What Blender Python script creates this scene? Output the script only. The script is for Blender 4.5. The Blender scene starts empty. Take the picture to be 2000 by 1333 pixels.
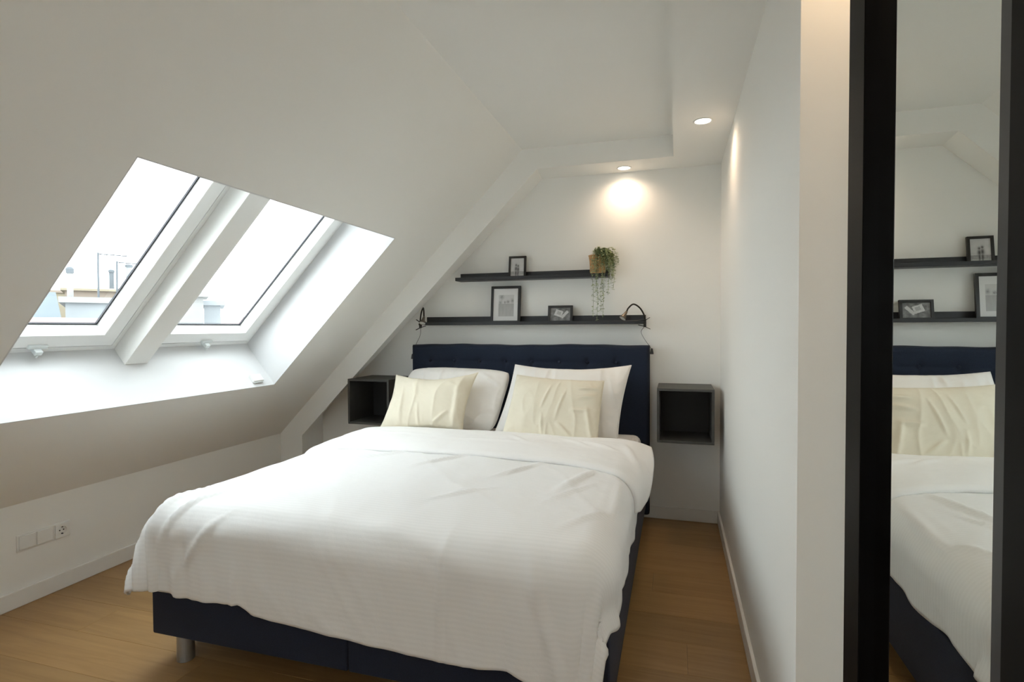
import bpy, bmesh, math, random
import numpy as np
from mathutils import Vector, Matrix, noise

random.seed(7)
rng = np.random.default_rng(11)
scene = bpy.context.scene
COL = scene.collection
PI = math.pi
R = math.radians

# ------------------------------------------------------------------ camera
CAM_POS = Vector((0.0, 0.0, 1.357))
yaw, pitch, roll = R(16.613), R(-1.388), R(-0.262)
F = Vector((-math.sin(yaw) * math.cos(pitch), math.cos(yaw) * math.cos(pitch), math.sin(pitch)))
RT = Vector((math.cos(yaw), math.sin(yaw), 0))
UP = RT.cross(F)
R2 = RT * math.cos(roll) + UP * math.sin(roll)
U2 = -RT * math.sin(roll) + UP * math.cos(roll)
cam_data = bpy.data.cameras.new('camera')
cam = bpy.data.objects.new('camera', cam_data)
COL.objects.link(cam)
m = Matrix.Identity(4)
for i in range(3):
    m[i][0], m[i][1], m[i][2], m[i][3] = R2[i], U2[i], -F[i], CAM_POS[i]
cam.matrix_world = m
cam_data.sensor_width = 36.0
cam_data.lens = 1069.5 / 2000 * 36
cam_data.clip_start = 0.02
cam_data.clip_end = 300
scene.camera = cam

# ------------------------------------------------------------------ world, exposure
SKY = 1.0
world = bpy.data.worlds.new('overcast_sky')
scene.world = world
world.use_nodes = True
wn = world.node_tree.nodes
wn['Background'].inputs['Color'].default_value = (0.91, 0.965, 1.0, 1)
wn['Background'].inputs['Strength'].default_value = SKY
scene.view_settings.view_transform = 'Standard'
scene.view_settings.look = 'None'
scene.view_settings.gamma = 1.0
scene.view_settings.use_curve_mapping = False
scene.view_settings.exposure = 3.24
scene.cycles.max_bounces = 14
scene.cycles.diffuse_bounces = 8
scene.cycles.glossy_bounces = 4
scene.cycles.transparent_max_bounces = 12
scene.cycles.sample_clamp_indirect = 6.0
SPOT_W = 1.5            # recessed ceiling spotlights
NICHE_W = 0.9           # warm spotlight in the added recess
WARM = (1.0, 0.74, 0.52)
AMBER = (1.0, 0.66, 0.36)

# ------------------------------------------------------------------ room dimensions (metres)
D = 3.996          # back wall
XR = 0.2955        # right wall
XK = -3.084        # knee wall
ZK = 0.504         # knee wall height
XC = -1.03         # crease slope / flat ceiling
ZC = 2.603         # flat ceiling
ZS = 2.462         # soffit
XS = -0.0155       # soffit inner edge
YB = 3.724         # front of the boxed beam / soffit along the back wall
YREAR = -1.75
TH = math.atan2(ZC - ZK, XC - XK)
SD = Vector((math.cos(TH), 0, math.sin(TH)))        # up the slope
SN = Vector((math.sin(TH), 0, -math.cos(TH)))       # into the room
SK = Vector((XK, 0, ZK))
SMAX = (ZC - ZK) / math.sin(TH)


def slope_pt(s, y, p=0.0):
    """s up the slope, y along the room, p outwards from the plaster surface"""
    v = SK + SD * s - SN * p
    return Vector((v.x, y, v.z))


# ------------------------------------------------------------------ material helpers
def new_mat(name, color, rough=0.6, metallic=0.0, spec=0.5):
    mt = bpy.data.materials.new(name)
    mt.use_nodes = True
    b = mt.node_tree.nodes['Principled BSDF']
    b.inputs['Base Color'].default_value = (*color, 1)
    b.inputs['Roughness'].default_value = rough
    b.inputs['Metallic'].default_value = metallic
    b.inputs['Specular IOR Level'].default_value = spec
    return mt


def nd(mt, kind, **kw):
    n = mt.node_tree.nodes.new(kind)
    for k, v in kw.items():
        if k.startswith('i_'):
            n.inputs[k[2:].replace('_', ' ')].default_value = v
        else:
            setattr(n, k, v)
    return n


def lk(mt, a, ao, b, bi):
    mt.node_tree.links.new(a.outputs[ao], b.inputs[bi])


def bsdf(mt):
    return mt.node_tree.nodes['Principled BSDF']


def add_noise_bump(mt, scale, strength, dist=0.002, detail=3.0, coord='Object', stretch=None):
    tc = nd(mt, 'ShaderNodeTexCoord')
    nz = nd(mt, 'ShaderNodeTexNoise', i_Scale=scale, i_Detail=detail)
    if stretch:
        mp = nd(mt, 'ShaderNodeMapping')
        mp.inputs['Scale'].default_value = stretch
        lk(mt, tc, coord, mp, 'Vector')
        lk(mt, mp, 'Vector', nz, 'Vector')
    else:
        lk(mt, tc, coord, nz, 'Vector')
    bp = nd(mt, 'ShaderNodeBump', i_Strength=strength, i_Distance=dist)
    lk(mt, nz, 'Fac', bp, 'Height')
    lk(mt, bp, 'Normal', bsdf(mt), 'Normal')
    return nz, tc


def mix_color(mt, fac_node, fac_out, c1, c2, lo=0.3, hi=0.7):
    cr = nd(mt, 'ShaderNodeValToRGB')
    cr.color_ramp.elements[0].position = lo
    cr.color_ramp.elements[1].position = hi
    cr.color_ramp.elements[0].color = (*c1, 1)
    cr.color_ramp.elements[1].color = (*c2, 1)
    lk(mt, fac_node, fac_out, cr, 'Fac')
    return cr


M = {}
M['paint'] = new_mat('white_wall_paint', (0.84, 0.838, 0.81), 0.75, spec=0.25)
add_noise_bump(M['paint'], 260, 0.06, 0.001)
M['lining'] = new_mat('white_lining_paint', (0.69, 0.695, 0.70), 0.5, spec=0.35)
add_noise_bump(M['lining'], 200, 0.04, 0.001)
M['skirting'] = new_mat('white_skirting_lacquer', (0.80, 0.79, 0.76), 0.38, spec=0.4)
add_noise_bump(M['skirting'], 40, 0.03, 0.001)
M['frame_white'] = new_mat('white_window_plastic', (0.84, 0.85, 0.84), 0.3, spec=0.45)
add_noise_bump(M['frame_white'], 90, 0.02, 0.0005)
M['gasket'] = new_mat('dark_rubber_gasket', (0.02, 0.022, 0.03), 0.55)
add_noise_bump(M['gasket'], 200, 0.05, 0.0005)
M['plastic'] = new_mat('white_switch_plastic', (0.80, 0.80, 0.78), 0.3)
add_noise_bump(M['plastic'], 120, 0.02, 0.0003)
M['grey_plastic'] = new_mat('pale_grey_plastic', (0.70, 0.74, 0.74), 0.35)
add_noise_bump(M['grey_plastic'], 120, 0.02, 0.0003)
M['hole'] = new_mat('socket_dark', (0.03, 0.03, 0.03), 0.6)
add_noise_bump(M['hole'], 120, 0.02, 0.0003)

# window glass: clear, with a weak mirror reflection
g = bpy.data.materials.new('window_glass')
g.use_nodes = True
gt = g.node_tree
for n in list(gt.nodes):
    gt.nodes.remove(n)
out = gt.nodes.new('ShaderNodeOutputMaterial')
tr = gt.nodes.new('ShaderNodeBsdfTransparent')
tr.inputs['Color'].default_value = (0.94, 0.96, 0.955, 1)
gl = gt.nodes.new('ShaderNodeBsdfGlossy')
gl.inputs['Roughness'].default_value = 0.0
fr = gt.nodes.new('ShaderNodeFresnel')
fr.inputs['IOR'].default_value = 1.3
mx = gt.nodes.new('ShaderNodeMixShader')
ge = gt.nodes.new('ShaderNodeNewGeometry')
inv = gt.nodes.new('ShaderNodeMath'); inv.operation = 'SUBTRACT'; inv.inputs[0].default_value = 1.0
gt.links.new(ge.outputs['Backfacing'], inv.inputs[1])
fm = gt.nodes.new('ShaderNodeMath'); fm.operation = 'MULTIPLY'
gt.links.new(fr.outputs[0], fm.inputs[0]); gt.links.new(inv.outputs[0], fm.inputs[1])
gt.links.new(fm.outputs[0], mx.inputs[0])
gt.links.new(tr.outputs[0], mx.inputs[1])
gt.links.new(gl.outputs[0], mx.inputs[2])
gt.links.new(mx.outputs[0], out.inputs[0])
M['glass'] = g

M['mirror'] = new_mat('mirror_silver', (0.80, 0.82, 0.79), 0.0, 1.0)
M['black_lacquer'] = new_mat('black_frame_lacquer', (0.0028, 0.0028, 0.003), 0.45, spec=0.07)
add_noise_bump(M['black_lacquer'], 60, 0.03, 0.0005)
M['black_lip'] = new_mat('dark_grey_inner_edge', (0.03, 0.03, 0.032), 0.4, spec=0.4)
add_noise_bump(M['black_lip'], 60, 0.03, 0.0005)
M['black_shelf'] = new_mat('black_shelf_lacquer', (0.016, 0.017, 0.02), 0.42, spec=0.45)
add_noise_bump(M['black_shelf'], 30, 0.06, 0.0006, stretch=(0.2, 6, 6))
M['black_frame'] = new_mat('black_picture_frame', (0.012, 0.012, 0.012), 0.45)
add_noise_bump(M['black_frame'], 120, 0.08, 0.0005)
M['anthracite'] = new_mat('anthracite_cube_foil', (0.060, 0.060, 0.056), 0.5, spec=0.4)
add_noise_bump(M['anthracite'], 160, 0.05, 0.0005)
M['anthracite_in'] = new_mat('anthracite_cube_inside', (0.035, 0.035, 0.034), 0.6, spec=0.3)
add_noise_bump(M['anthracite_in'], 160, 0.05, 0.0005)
M['black_metal'] = new_mat('black_lamp_metal', (0.02, 0.018, 0.014), 0.35, 0.6)
add_noise_bump(M['black_metal'], 150, 0.04, 0.0004)
M['bronze'] = new_mat('grey_brown_lamp_head', (0.16, 0.14, 0.11), 0.35, 0.7)
add_noise_bump(M['bronze'], 150, 0.04, 0.0004)
M['lamp_glass'] = new_mat('frosted_lamp_disc', (0.62, 0.62, 0.58), 0.5)
add_noise_bump(M['lamp_glass'], 150, 0.04, 0.0004)
M['cord'] = new_mat('dark_cord', (0.03, 0.03, 0.03), 0.5)
add_noise_bump(M['cord'], 150, 0.04, 0.0004)
M['steel'] = new_mat('brushed_steel_leg', (0.42, 0.44, 0.46), 0.38, 0.75)
add_noise_bump(M['steel'], 220, 0.15, 0.0004, stretch=(8, 8, 0.2))

# navy woven upholstery
mt = new_mat('navy_woven_upholstery', (0.022, 0.03, 0.055), 0.85, spec=0.25)
tc = nd(mt, 'ShaderNodeTexCoord')
w1 = nd(mt, 'ShaderNodeTexWave', wave_type='BANDS', bands_direction='X', i_Scale=120.0, i_Distortion=0.6)
w2 = nd(mt, 'ShaderNodeTexWave', wave_type='BANDS', bands_direction='Z', i_Scale=120.0, i_Distortion=0.6)
nz = nd(mt, 'ShaderNodeTexNoise', i_Scale=420.0, i_Detail=2.0)
for n in (w1, w2, nz):
    lk(mt, tc, 'Object', n, 'Vector')
mm = nd(mt, 'ShaderNodeMath', operation='ADD')
lk(mt, w1, 'Fac', mm, 0); lk(mt, w2, 'Fac', mm, 1)
bp = nd(mt, 'ShaderNodeBump', i_Strength=0.25, i_Distance=0.001)
lk(mt, mm, 'Value', bp, 'Height'); lk(mt, bp, 'Normal', bsdf(mt), 'Normal')
cr = mix_color(mt, nz, 'Fac', (0.010, 0.016, 0.032), (0.020, 0.030, 0.056), 0.3, 0.7)
lk(mt, cr, 'Color', bsdf(mt), 'Base Color')
bsdf(mt).inputs['Sheen Weight'].default_value = 0.06
bsdf(mt).inputs['Sheen Roughness'].default_value = 0.5
M['navy'] = mt

# the plinth covers are a duller charcoal navy
mt2 = mt.copy(); mt2.name = 'charcoal_navy_upholstery'
for n in mt2.node_tree.nodes:
    if n.type == 'VALTORGB':
        n.color_ramp.elements[0].color = (0.012, 0.017, 0.034, 1)
        n.color_ramp.elements[1].color = (0.021, 0.029, 0.056, 1)
M['navy_base'] = mt2

# duvet: white sateen with fine woven stripes across the bed
mt = new_mat('white_striped_sateen', (0.84, 0.835, 0.82), 0.7, spec=0.25)
uv = nd(mt, 'ShaderNodeUVMap')
sp = nd(mt, 'ShaderNodeSeparateXYZ')
lk(mt, uv, 'UV', sp, 'Vector')
mu = nd(mt, 'ShaderNodeMath', operation='MULTIPLY'); mu.inputs[1].default_value = 2 * PI / 0.018
lk(mt, sp, 'Y', mu, 0)
sn = nd(mt, 'ShaderNodeMath', operation='SINE')
lk(mt, mu, 'Value', sn, 0)
mr = nd(mt, 'ShaderNodeMapRange')
mr.inputs['From Min'].default_value = -0.25; mr.inputs['From Max'].default_value = 0.25
lk(mt, sn, 'Value', mr, 'Value')
cr = mix_color(mt, mr, 'Result', (0.822, 0.828, 0.83), (0.842, 0.848, 0.85), 0.0, 1.0)
lk(mt, cr, 'Color', bsdf(mt), 'Base Color')
mr2 = nd(mt, 'ShaderNodeMapRange')
mr2.inputs['To Min'].default_value = 0.8; mr2.inputs['To Max'].default_value = 0.6
lk(mt, mr, 'Result', mr2, 'Value'); lk(mt, mr2, 'Result', bsdf(mt), 'Roughness')
nz = nd(mt, 'ShaderNodeTexNoise', i_Scale=16.0, i_Detail=5.0, i_Roughness=0.55)
tc = nd(mt, 'ShaderNodeTexCoord'); lk(mt, tc, 'Object', nz, 'Vector')
b1 = nd(mt, 'ShaderNodeBump', i_Strength=0.22, i_Distance=0.010)
lk(mt, nz, 'Fac', b1, 'Height')
b2 = nd(mt, 'ShaderNodeBump', i_Strength=0.05, i_Distance=0.001)
lk(mt, mr, 'Result', b2, 'Height'); lk(mt, b1, 'Normal', b2, 'Normal')
lk(mt, b2, 'Normal', bsdf(mt), 'Normal')
M['duvet'] = mt


def cloth_mat(name, c1, c2, bump=0.3, bscale=14.0):
    mt = new_mat(name, c1, 0.85, spec=0.2)
    tc = nd(mt, 'ShaderNodeTexCoord')
    nz = nd(mt, 'ShaderNodeTexNoise', i_Scale=bscale, i_Detail=5.0, i_Roughness=0.5)
    nf = nd(mt, 'ShaderNodeTexNoise', i_Scale=5.0, i_Detail=2.0)
    lk(mt, tc, 'Object', nz, 'Vector'); lk(mt, tc, 'Object', nf, 'Vector')
    cr = mix_color(mt, nf, 'Fac', c1, c2, 0.35, 0.65)
    lk(mt, cr, 'Color', bsdf(mt), 'Base Color')
    bp = nd(mt, 'ShaderNodeBump', i_Strength=bump, i_Distance=0.010)
    lk(mt, nz, 'Fac', bp, 'Height'); lk(mt, bp, 'Normal', bsdf(mt), 'Normal')
    return mt


M['cotton'] = cloth_mat('white_plain_cotton', (0.86, 0.862, 0.858), (0.87, 0.872, 0.868), 0.22)
M['pillow'] = cloth_mat('white_pillow_cotton', (0.84, 0.82, 0.79), (0.85, 0.83, 0.80), 0.18, 11)
M['cream'] = cloth_mat('cream_cushion_cotton', (0.75, 0.695, 0.565), (0.77, 0.715, 0.585), 0.2, 16)

# oak planks: each plank object takes its own tone
mt = new_mat('oak_plank', (0.45, 0.29, 0.15), 0.38, spec=0.5)
tc = nd(mt, 'ShaderNodeTexCoord')
oi = nd(mt, 'ShaderNodeObjectInfo')
mp = nd(mt, 'ShaderNodeMapping'); mp.inputs['Scale'].default_value = (0.9, 14, 14)
vm = nd(mt, 'ShaderNodeVectorMath', operation='ADD')
cb = nd(mt, 'ShaderNodeCombineXYZ')
ml = nd(mt, 'ShaderNodeMath', operation='MULTIPLY'); ml.inputs[1].default_value = 37.0
lk(mt, oi, 'Random', ml, 0)
lk(mt, ml, 'Value', cb, 'X'); lk(mt, ml, 'Value', cb, 'Y')
lk(mt, tc, 'Object', vm, 0); lk(mt, cb, 'Vector', vm, 1)
lk(mt, vm, 'Vector', mp, 'Vector')
nz = nd(mt, 'ShaderNodeTexNoise', i_Scale=2.2, i_Detail=6.0, i_Roughness=0.6, i_Distortion=0.7)
lk(mt, mp, 'Vector', nz, 'Vector')
cr = mix_color(mt, nz, 'Fac', (0.268, 0.147, 0.052), (0.37, 0.221, 0.088), 0.25, 0.75)
hs = nd(mt, 'ShaderNodeHueSaturation')
mr = nd(mt, 'ShaderNodeMapRange'); mr.inputs['To Min'].default_value = 0.86; mr.inputs['To Max'].default_value = 1.12
lk(mt, oi, 'Random', mr, 'Value'); lk(mt, mr, 'Result', hs, 'Value')
lk(mt, cr, 'Color', hs, 'Color')
# knots
vo = nd(mt, 'ShaderNodeTexVoronoi', i_Scale=1.3, i_Randomness=1.0)
mpk = nd(mt, 'ShaderNodeMapping'); mpk.inputs['Scale'].default_value = (1.0, 2.2, 1.0)
lk(mt, vm, 'Vector', mpk, 'Vector'); lk(mt, mpk, 'Vector', vo, 'Vector')
kr = nd(mt, 'ShaderNodeMapRange'); kr.inputs['From Min'].default_value = 0.02; kr.inputs['From Max'].default_value = 0.075
lk(mt, vo, 'Distance', kr, 'Value')
mk = nd(mt, 'ShaderNodeMix', data_type='RGBA')
mk.inputs['A'].default_value = (0.12, 0.065, 0.03, 1)
lk(mt, kr, 'Result', mk, 'Factor'); mt.node_tree.links.new(hs.outputs['Color'], mk.inputs[7])
mk.inputs[6].default_value = (0.15, 0.085, 0.04, 1)
mt.node_tree.links.new(mk.outputs[2], bsdf(mt).inputs['Base Color'])
bp = nd(mt, 'ShaderNodeBump', i_Strength=0.12, i_Distance=0.001)
lk(mt, nz, 'Fac', bp, 'Height'); lk(mt, bp, 'Normal', bsdf(mt), 'Normal')
M['oak'] = mt
M['subfloor'] = new_mat('dark_subfloor', (0.10, 0.07, 0.045), 0.8)
add_noise_bump(M['subfloor'], 40, 0.2)

# woven basket
mt = new_mat('woven_seagrass', (0.45, 0.24, 0.09), 0.75)
tc = nd(mt, 'ShaderNodeTexCoord')
wv = nd(mt, 'ShaderNodeTexWave', wave_type='BANDS', bands_direction='Z', i_Scale=48.0, i_Distortion=2.0)
wv.inputs['Detail Scale'].default_value = 4.0
lk(mt, tc, 'Object', wv, 'Vector')
cr = mix_color(mt, wv, 'Fac', (0.56, 0.31, 0.13), (0.68, 0.41, 0.19), 0.1, 0.8)
lk(mt, cr, 'Color', bsdf(mt), 'Base Color')
bp = nd(mt, 'ShaderNodeBump', i_Strength=0.7, i_Distance=0.004)
lk(mt, wv, 'Fac', bp, 'Height'); lk(mt, bp, 'Normal', bsdf(mt), 'Normal')
M['basket'] = mt
mt = new_mat('trailing_leaf', (0.16, 0.22, 0.09), 0.5)
oi = nd(mt, 'ShaderNodeObjectInfo')
nz = nd(mt, 'ShaderNodeTexNoise', i_Scale=40.0)
tc = nd(mt, 'ShaderNodeTexCoord'); lk(mt, tc, 'Object', nz, 'Vector')
cr = mix_color(mt, nz, 'Fac', (0.11, 0.17, 0.085), (0.50, 0.55, 0.30), 0.32, 0.64)
lk(mt, cr, 'Color', bsdf(mt), 'Base Color')
M['leaf'] = mt
M['soil'] = new_mat('potting_soil', (0.05, 0.035, 0.02), 0.9)
add_noise_bump(M['soil'], 120, 0.8, 0.004)

# prints carry their picture as vertex colours
mt = new_mat('printed_photo', (0.5, 0.5, 0.5), 0.45)
vc = nd(mt, 'ShaderNodeVertexColor', layer_name='print')
lk(mt, vc, 'Color', bsdf(mt), 'Base Color')
M['print'] = mt

mt = new_mat('lit_spot_lens', (1, 0.95, 0.85), 0.4)
bsdf(mt).inputs['Emission Color'].default_value = (1.0, 0.90, 0.74, 1)
bsdf(mt).inputs['Emission Strength'].default_value = 1.2
M['spot_lens'] = mt


def ext_mat(name, color, scale=1.5):
    mt = new_mat(name, color, 0.85, spec=0.2)
    nz, tc = add_noise_bump(mt, 6, 0.1, 0.02)
    c2 = tuple(min(1, c * 1.08) for c in color)
    cr = mix_color(mt, nz, 'Fac', color, c2)
    lk(mt, cr, 'Color', bsdf(mt), 'Base Color')
    return mt


M['e_cream'] = ext_mat('cream_render', (0.165, 0.143, 0.105))
M['e_grey'] = ext_mat('pale_grey_render', (0.172, 0.183, 0.191))
M['e_white'] = ext_mat('white_render', (0.180, 0.180, 0.176))
M['e_slate'] = ext_mat('blue_grey_slate', (0.098, 0.113, 0.123))
M['e_red'] = ext_mat('faded_red_roof_tiles', (0.157, 0.098, 0.093))
M['e_peach'] = ext_mat('peach_render', (0.157, 0.128, 0.105))
M['e_metal'] = ext_mat('grey_zinc', (0.082, 0.090, 0.098))
M['e_ground'] = ext_mat('street_asphalt', (0.224, 0.224, 0.224))


# ------------------------------------------------------------------ geometry helpers
def link(name, me, mat=None, parent=None, smooth=False):
    o = bpy.data.objects.new(name, me)
    COL.objects.link(o)
    if mat is not None:
        me.materials.append(mat)
    if smooth:
        me.polygons.foreach_set('use_smooth', [True] * len(me.polygons))
    if parent is not None:
        o.parent = parent
        o.matrix_parent_inverse = parent.matrix_world.inverted()
    return o


def obj(name, bm, mat, parent=None, smooth=False, bevel=0.0, segs=2):
    if bevel > 0:
        bmesh.ops.bevel(bm, geom=list(bm.edges), offset=bevel, segments=segs, profile=0.5, affect='EDGES', clamp_overlap=True)
    bmesh.ops.recalc_face_normals(bm, faces=list(bm.faces))
    me = bpy.data.meshes.new(name)
    bm.to_mesh(me)
    bm.free()
    return link(name, me, mat, parent, smooth)


def add_hexa(bm, c8):
    """8 corners: bottom loop 0-3, top loop 4-7"""
    v = [bm.verts.new(p) for p in c8]
    for f in ((0, 3, 2, 1), (4, 5, 6, 7), (0, 1, 5, 4), (1, 2, 6, 5), (2, 3, 7, 6), (3, 0, 4, 7)):
        bm.faces.new([v[i] for i in f])
    return v


def add_box(bm, x0, x1, y0, y1, z0, z1):
    return add_hexa(bm, [(x0, y0, z0), (x1, y0, z0), (x1, y1, z0), (x0, y1, z0),
                         (x0, y0, z1), (x1, y0, z1), (x1, y1, z1), (x0, y1, z1)])


def box(name, x0, x1, y0, y1, z0, z1, mat, parent=None, bevel=0.0, segs=2):
    bm = bmesh.new()
    add_box(bm, x0, x1, y0, y1, z0, z1)
    return obj(name, bm, mat, parent, bevel=bevel, segs=segs)


def slope_hexa(bm, s0, s1, y0, y1, p0, p1, s0b=None, s1b=None):
    """block on the roof slope; s0b/s1b: limits at the outer side p1"""
    s0b = s0 if s0b is None else s0b
    s1b = s1 if s1b is None else s1b
    add_hexa(bm, [slope_pt(s0, y0, p0), slope_pt(s1, y0, p0), slope_pt(s1, y1, p0), slope_pt(s0, y1, p0),
                  slope_pt(s0b, y0, p1), slope_pt(s1b, y0, p1), slope_pt(s1b, y1, p1), slope_pt(s0b, y1, p1)])


def add_tube(bm, pts, r, n=8, cap=True):
    pts = [Vector(p) for p in pts]
    rs = r if isinstance(r, (list, tuple)) else [r] * len(pts)
    rings = []
    ref = None
    for i, p in enumerate(pts):
        t = (pts[min(i + 1, len(pts) - 1)] - pts[max(i - 1, 0)]).normalized()
        if ref is None:
            ref = t.orthogonal().normalized()
        ref = (ref - t * ref.dot(t)).normalized()
        b = t.cross(ref)
        rings.append([bm.verts.new(p + (ref * math.cos(2 * PI * k / n) + b * math.sin(2 * PI * k / n)) * rs[i]) for k in range(n)])
    for a, b in zip(rings, rings[1:]):
        for k in range(n):
            bm.faces.new((a[k], a[(k + 1) % n], b[(k + 1) % n], b[k]))
    if cap:
        bm.faces.new(rings[0][::-1])
        bm.faces.new(rings[-1])


def spline(ctrl, per=8):
    """Catmull-Rom through control points"""
    P = [Vector(c) for c in ctrl]
    P = [P[0] * 2 - P[1]] + P + [P[-1] * 2 - P[-2]]
    out = []
    for i in range(1, len(P) - 2):
        for k in range(per):
            t = k / per
            a, b, c, d = P[i - 1], P[i], P[i + 1], P[i + 2]
            out.append(0.5 * ((2 * b) + (c - a) * t + (2 * a - 5 * b + 4 * c - d) * t * t + (3 * b - a - 3 * c + d) * t ** 3))
    out.append(P[-2])
    return out


def add_lathe(bm, prof, n=32, origin=(0, 0, 0), axis=None, close=False):
    """prof: list of (r, z); revolve round axis"""
    o = Vector(origin)
    ax = Vector(axis).normalized() if axis is not None else Vector((0, 0, 1))
    e1 = ax.orthogonal().normalized()
    e2 = ax.cross(e1)
    rings = []
    for r, z in prof:
        if r < 1e-6:
            rings.append([bm.verts.new(o + ax * z)])
        else:
            rings.append([bm.verts.new(o + ax * z + (e1 * math.cos(2 * PI * k / n) + e2 * math.sin(2 * PI * k / n)) * r) for k in range(n)])
    for a, b in zip(rings, rings[1:]):
        for k in range(n):
            if len(a) == 1 and len(b) == 1:
                continue
            if len(a) == 1:
                bm.faces.new((a[0], b[(k + 1) % n], b[k]))
            elif len(b) == 1:
                bm.faces.new((a[k], a[(k + 1) % n], b[0]))
            else:
                bm.faces.new((a[k], a[(k + 1) % n], b[(k + 1) % n], b[k]))


def empty(name, loc, rz=0.0):
    o = bpy.data.objects.new(name, None)
    COL.objects.link(o)
    o.empty_display_size = 0.05
    o.matrix_world = Matrix.Translation(loc) @ Matrix.Rotation(rz, 4, 'Z')
    return o


def tag(o, label, cat, group=None):
    o['label'] = label
    o['category'] = cat
    if group:
        o['group'] = group
    return o


def thing(name, loc, label, cat, group=None, rz=0.0):
    return tag(empty(name, loc, rz), label, cat, group)


def struct(o, label=None):
    o['kind'] = 'structure'
    if label:
        o['label'] = label
    return o


def copy_tree(o, parent=None):
    c = o.copy()
    COL.objects.link(c)
    if parent is not None:
        c.parent = parent
        c.matrix_parent_inverse = o.matrix_parent_inverse.copy()
    for ch in list(o.children):
        copy_tree(ch, c)
    return c


# ================================================================== THE SETTING
# --- floor: oak planks running across the room
fl = struct(box('floor', XK - 0.05, 0.95, YREAR - 0.05, D + 0.05, -0.10, -0.012, M['subfloor']),
            'light oak plank floor under and around the bed')
PW = 0.22
row = 0
y = YREAR
plank_cache = {}
while y < D - 0.01:
    y1 = min(y + PW, D)
    x = XK - (row * 0.737) % 2.05 if row else XK
    while x < 0.93:
        x1 = x + 2.05
        a, b = max(x, XK), min(x1, 0.93)
        if b - a > 0.02:
            key = (round(b - a, 3), round(y1 - y, 3))
            if key not in plank_cache:
                bm = bmesh.new()
                hx, hy = (b - a) / 2 - 0.0003, (y1 - y) / 2 - 0.0003
                add_box(bm, -hx, hx, -hy, hy, -0.0125, 0.0)
                top = [e for e in bm.edges if all(abs(v.co.z) < 1e-6 for v in e.verts)]
                bmesh.ops.bevel(bm, geom=top, offset=0.0007, segments=1, profile=0.5, affect='EDGES')
                me = bpy.data.meshes.new('plank')
                bm.to_mesh(me); bm.free()
                me.materials.append(M['oak'])
                plank_cache[key] = me
            p = bpy.data.objects.new('plank', plank_cache[key])
            COL.objects.link(p)
            p.parent = fl
            p.location = ((a + b) / 2, (y + y1) / 2, 0)
        x = x1
    y = y1
    row += 1

# --- walls
struct(box('wall_back', XK - 0.25, 1.0, D, D + 0.2, -0.1, 2.9, M['paint']), 'white end wall behind the headboard')
bm = bmesh.new()
add_box(bm, XR, 0.47, 1.52, D, -0.1, 2.9)
struct(obj('wall_right', bm, M['paint']), 'plain white side wall along the aisle beside the bed')
bm = bmesh.new()
add_box(bm, XR + 0.035, 0.47, YREAR, 1.070, -0.1, 2.9)
add_box(bm, 0.47, 0.62, YREAR, D, -0.1, 2.9)  # the recess is invented, to hold a warm lamp by the wall end
struct(obj('wall_added_recess', bm, M['paint']), 'white wall of the recess added beside the mirror for warm light')
struct(box('wall_left', XK - 0.2, XK, YREAR, D, -0.1, ZK, M['paint']), 'low white knee wall under the roof slope')
WX0, WX1, WZ0, WZ1 = -1.45, -0.60, 1.05, 1.95
bm = bmesh.new()
add_box(bm, XK - 0.3, WX0, YREAR - 0.2, YREAR, -0.1, 2.9)
add_box(bm, WX1, 1.0, YREAR - 0.2, YREAR, -0.1, 2.9)
add_box(bm, WX0, WX1, YREAR - 0.2, YREAR, -0.1, WZ0)
add_box(bm, WX0, WX1, YREAR - 0.2, YREAR, WZ1, 2.9)
struct(obj('wall_rear', bm, M['paint']))
wr = struct(empty('window_3', ((WX0 + WX1) / 2, YREAR - 0.1, WZ0)), 'unseen plain window added opposite the bed for fill light')  # added behind the camera as daylight fill for the foot of the bed
bm = bmesh.new()
for (a0, a1, c0, c1) in ((WX0, WX1, WZ0, WZ0 + .06), (WX0, WX1, WZ1 - .06, WZ1), (WX0, WX0 + .06, WZ0 + .06, WZ1 - .06), (WX1 - .06, WX1, WZ0 + .06, WZ1 - .06)):
    add_box(bm, a0, a1, YREAR - 0.13, YREAR - 0.07, c0, c1)
obj('window_frame', bm, M['frame_white'], wr)
box('pane', WX0 + .05, WX1 - .05, YREAR - 0.104, YREAR - 0.096, WZ0 + .05, WZ1 - .05, M['glass'], wr)

# --- ceiling with the dropped soffit
ce = struct(box('ceiling', XC, 0.75, YREAR, D, ZC, ZC + 0.25, M['paint']), 'flat white ceiling with a dropped border')
bm = bmesh.new()
add_box(bm, XS, 0.62, YREAR, D, ZS, ZC)
so = obj('soffit', bm, M['paint'], ce)
# back strip of the soffit and the boxed beam that follows the slope, one plastered bulkhead
bm = bmesh.new()
pf = 0.163
xt = -0.925
fr_up = (xt, YB, ZS)
bk_up = (-0.952, D, ZS)
add_hexa(bm, [(xt, YB, ZS), (XS, YB, ZS), (XS, D, ZS), (-0.952, D, ZS),
              slope_pt(SMAX + 0.1, YB, 0.15), (XS, YB, ZC + 0.1), (XS, D, ZC + 0.1), slope_pt(SMAX + 0.1, D, 0.15)])
lowf = Vector((-2.880, YB, 0.497))
lowb = Vector((-2.880, D, 0.680))
add_hexa(bm, [lowf, (xt, YB, ZS), (-0.952, D, ZS), lowb,
              slope_pt(-0.1, YB, 0.15), slope_pt(SMAX + 0.1, YB, 0.15), slope_pt(SMAX + 0.1, D, 0.15), slope_pt(-0.1, D, 0.15)])
add_hexa(bm, [(XK - 0.1, YB, 0), (-2.880, YB, 0), (-2.880, D, 0), (XK - 0.1, D, 0),
              (XK - 0.1, YB, 0.529), (-2.880, YB, 0.497), (-2.880, D, 0.68), (XK - 0.1, D, 0.566)])
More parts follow.
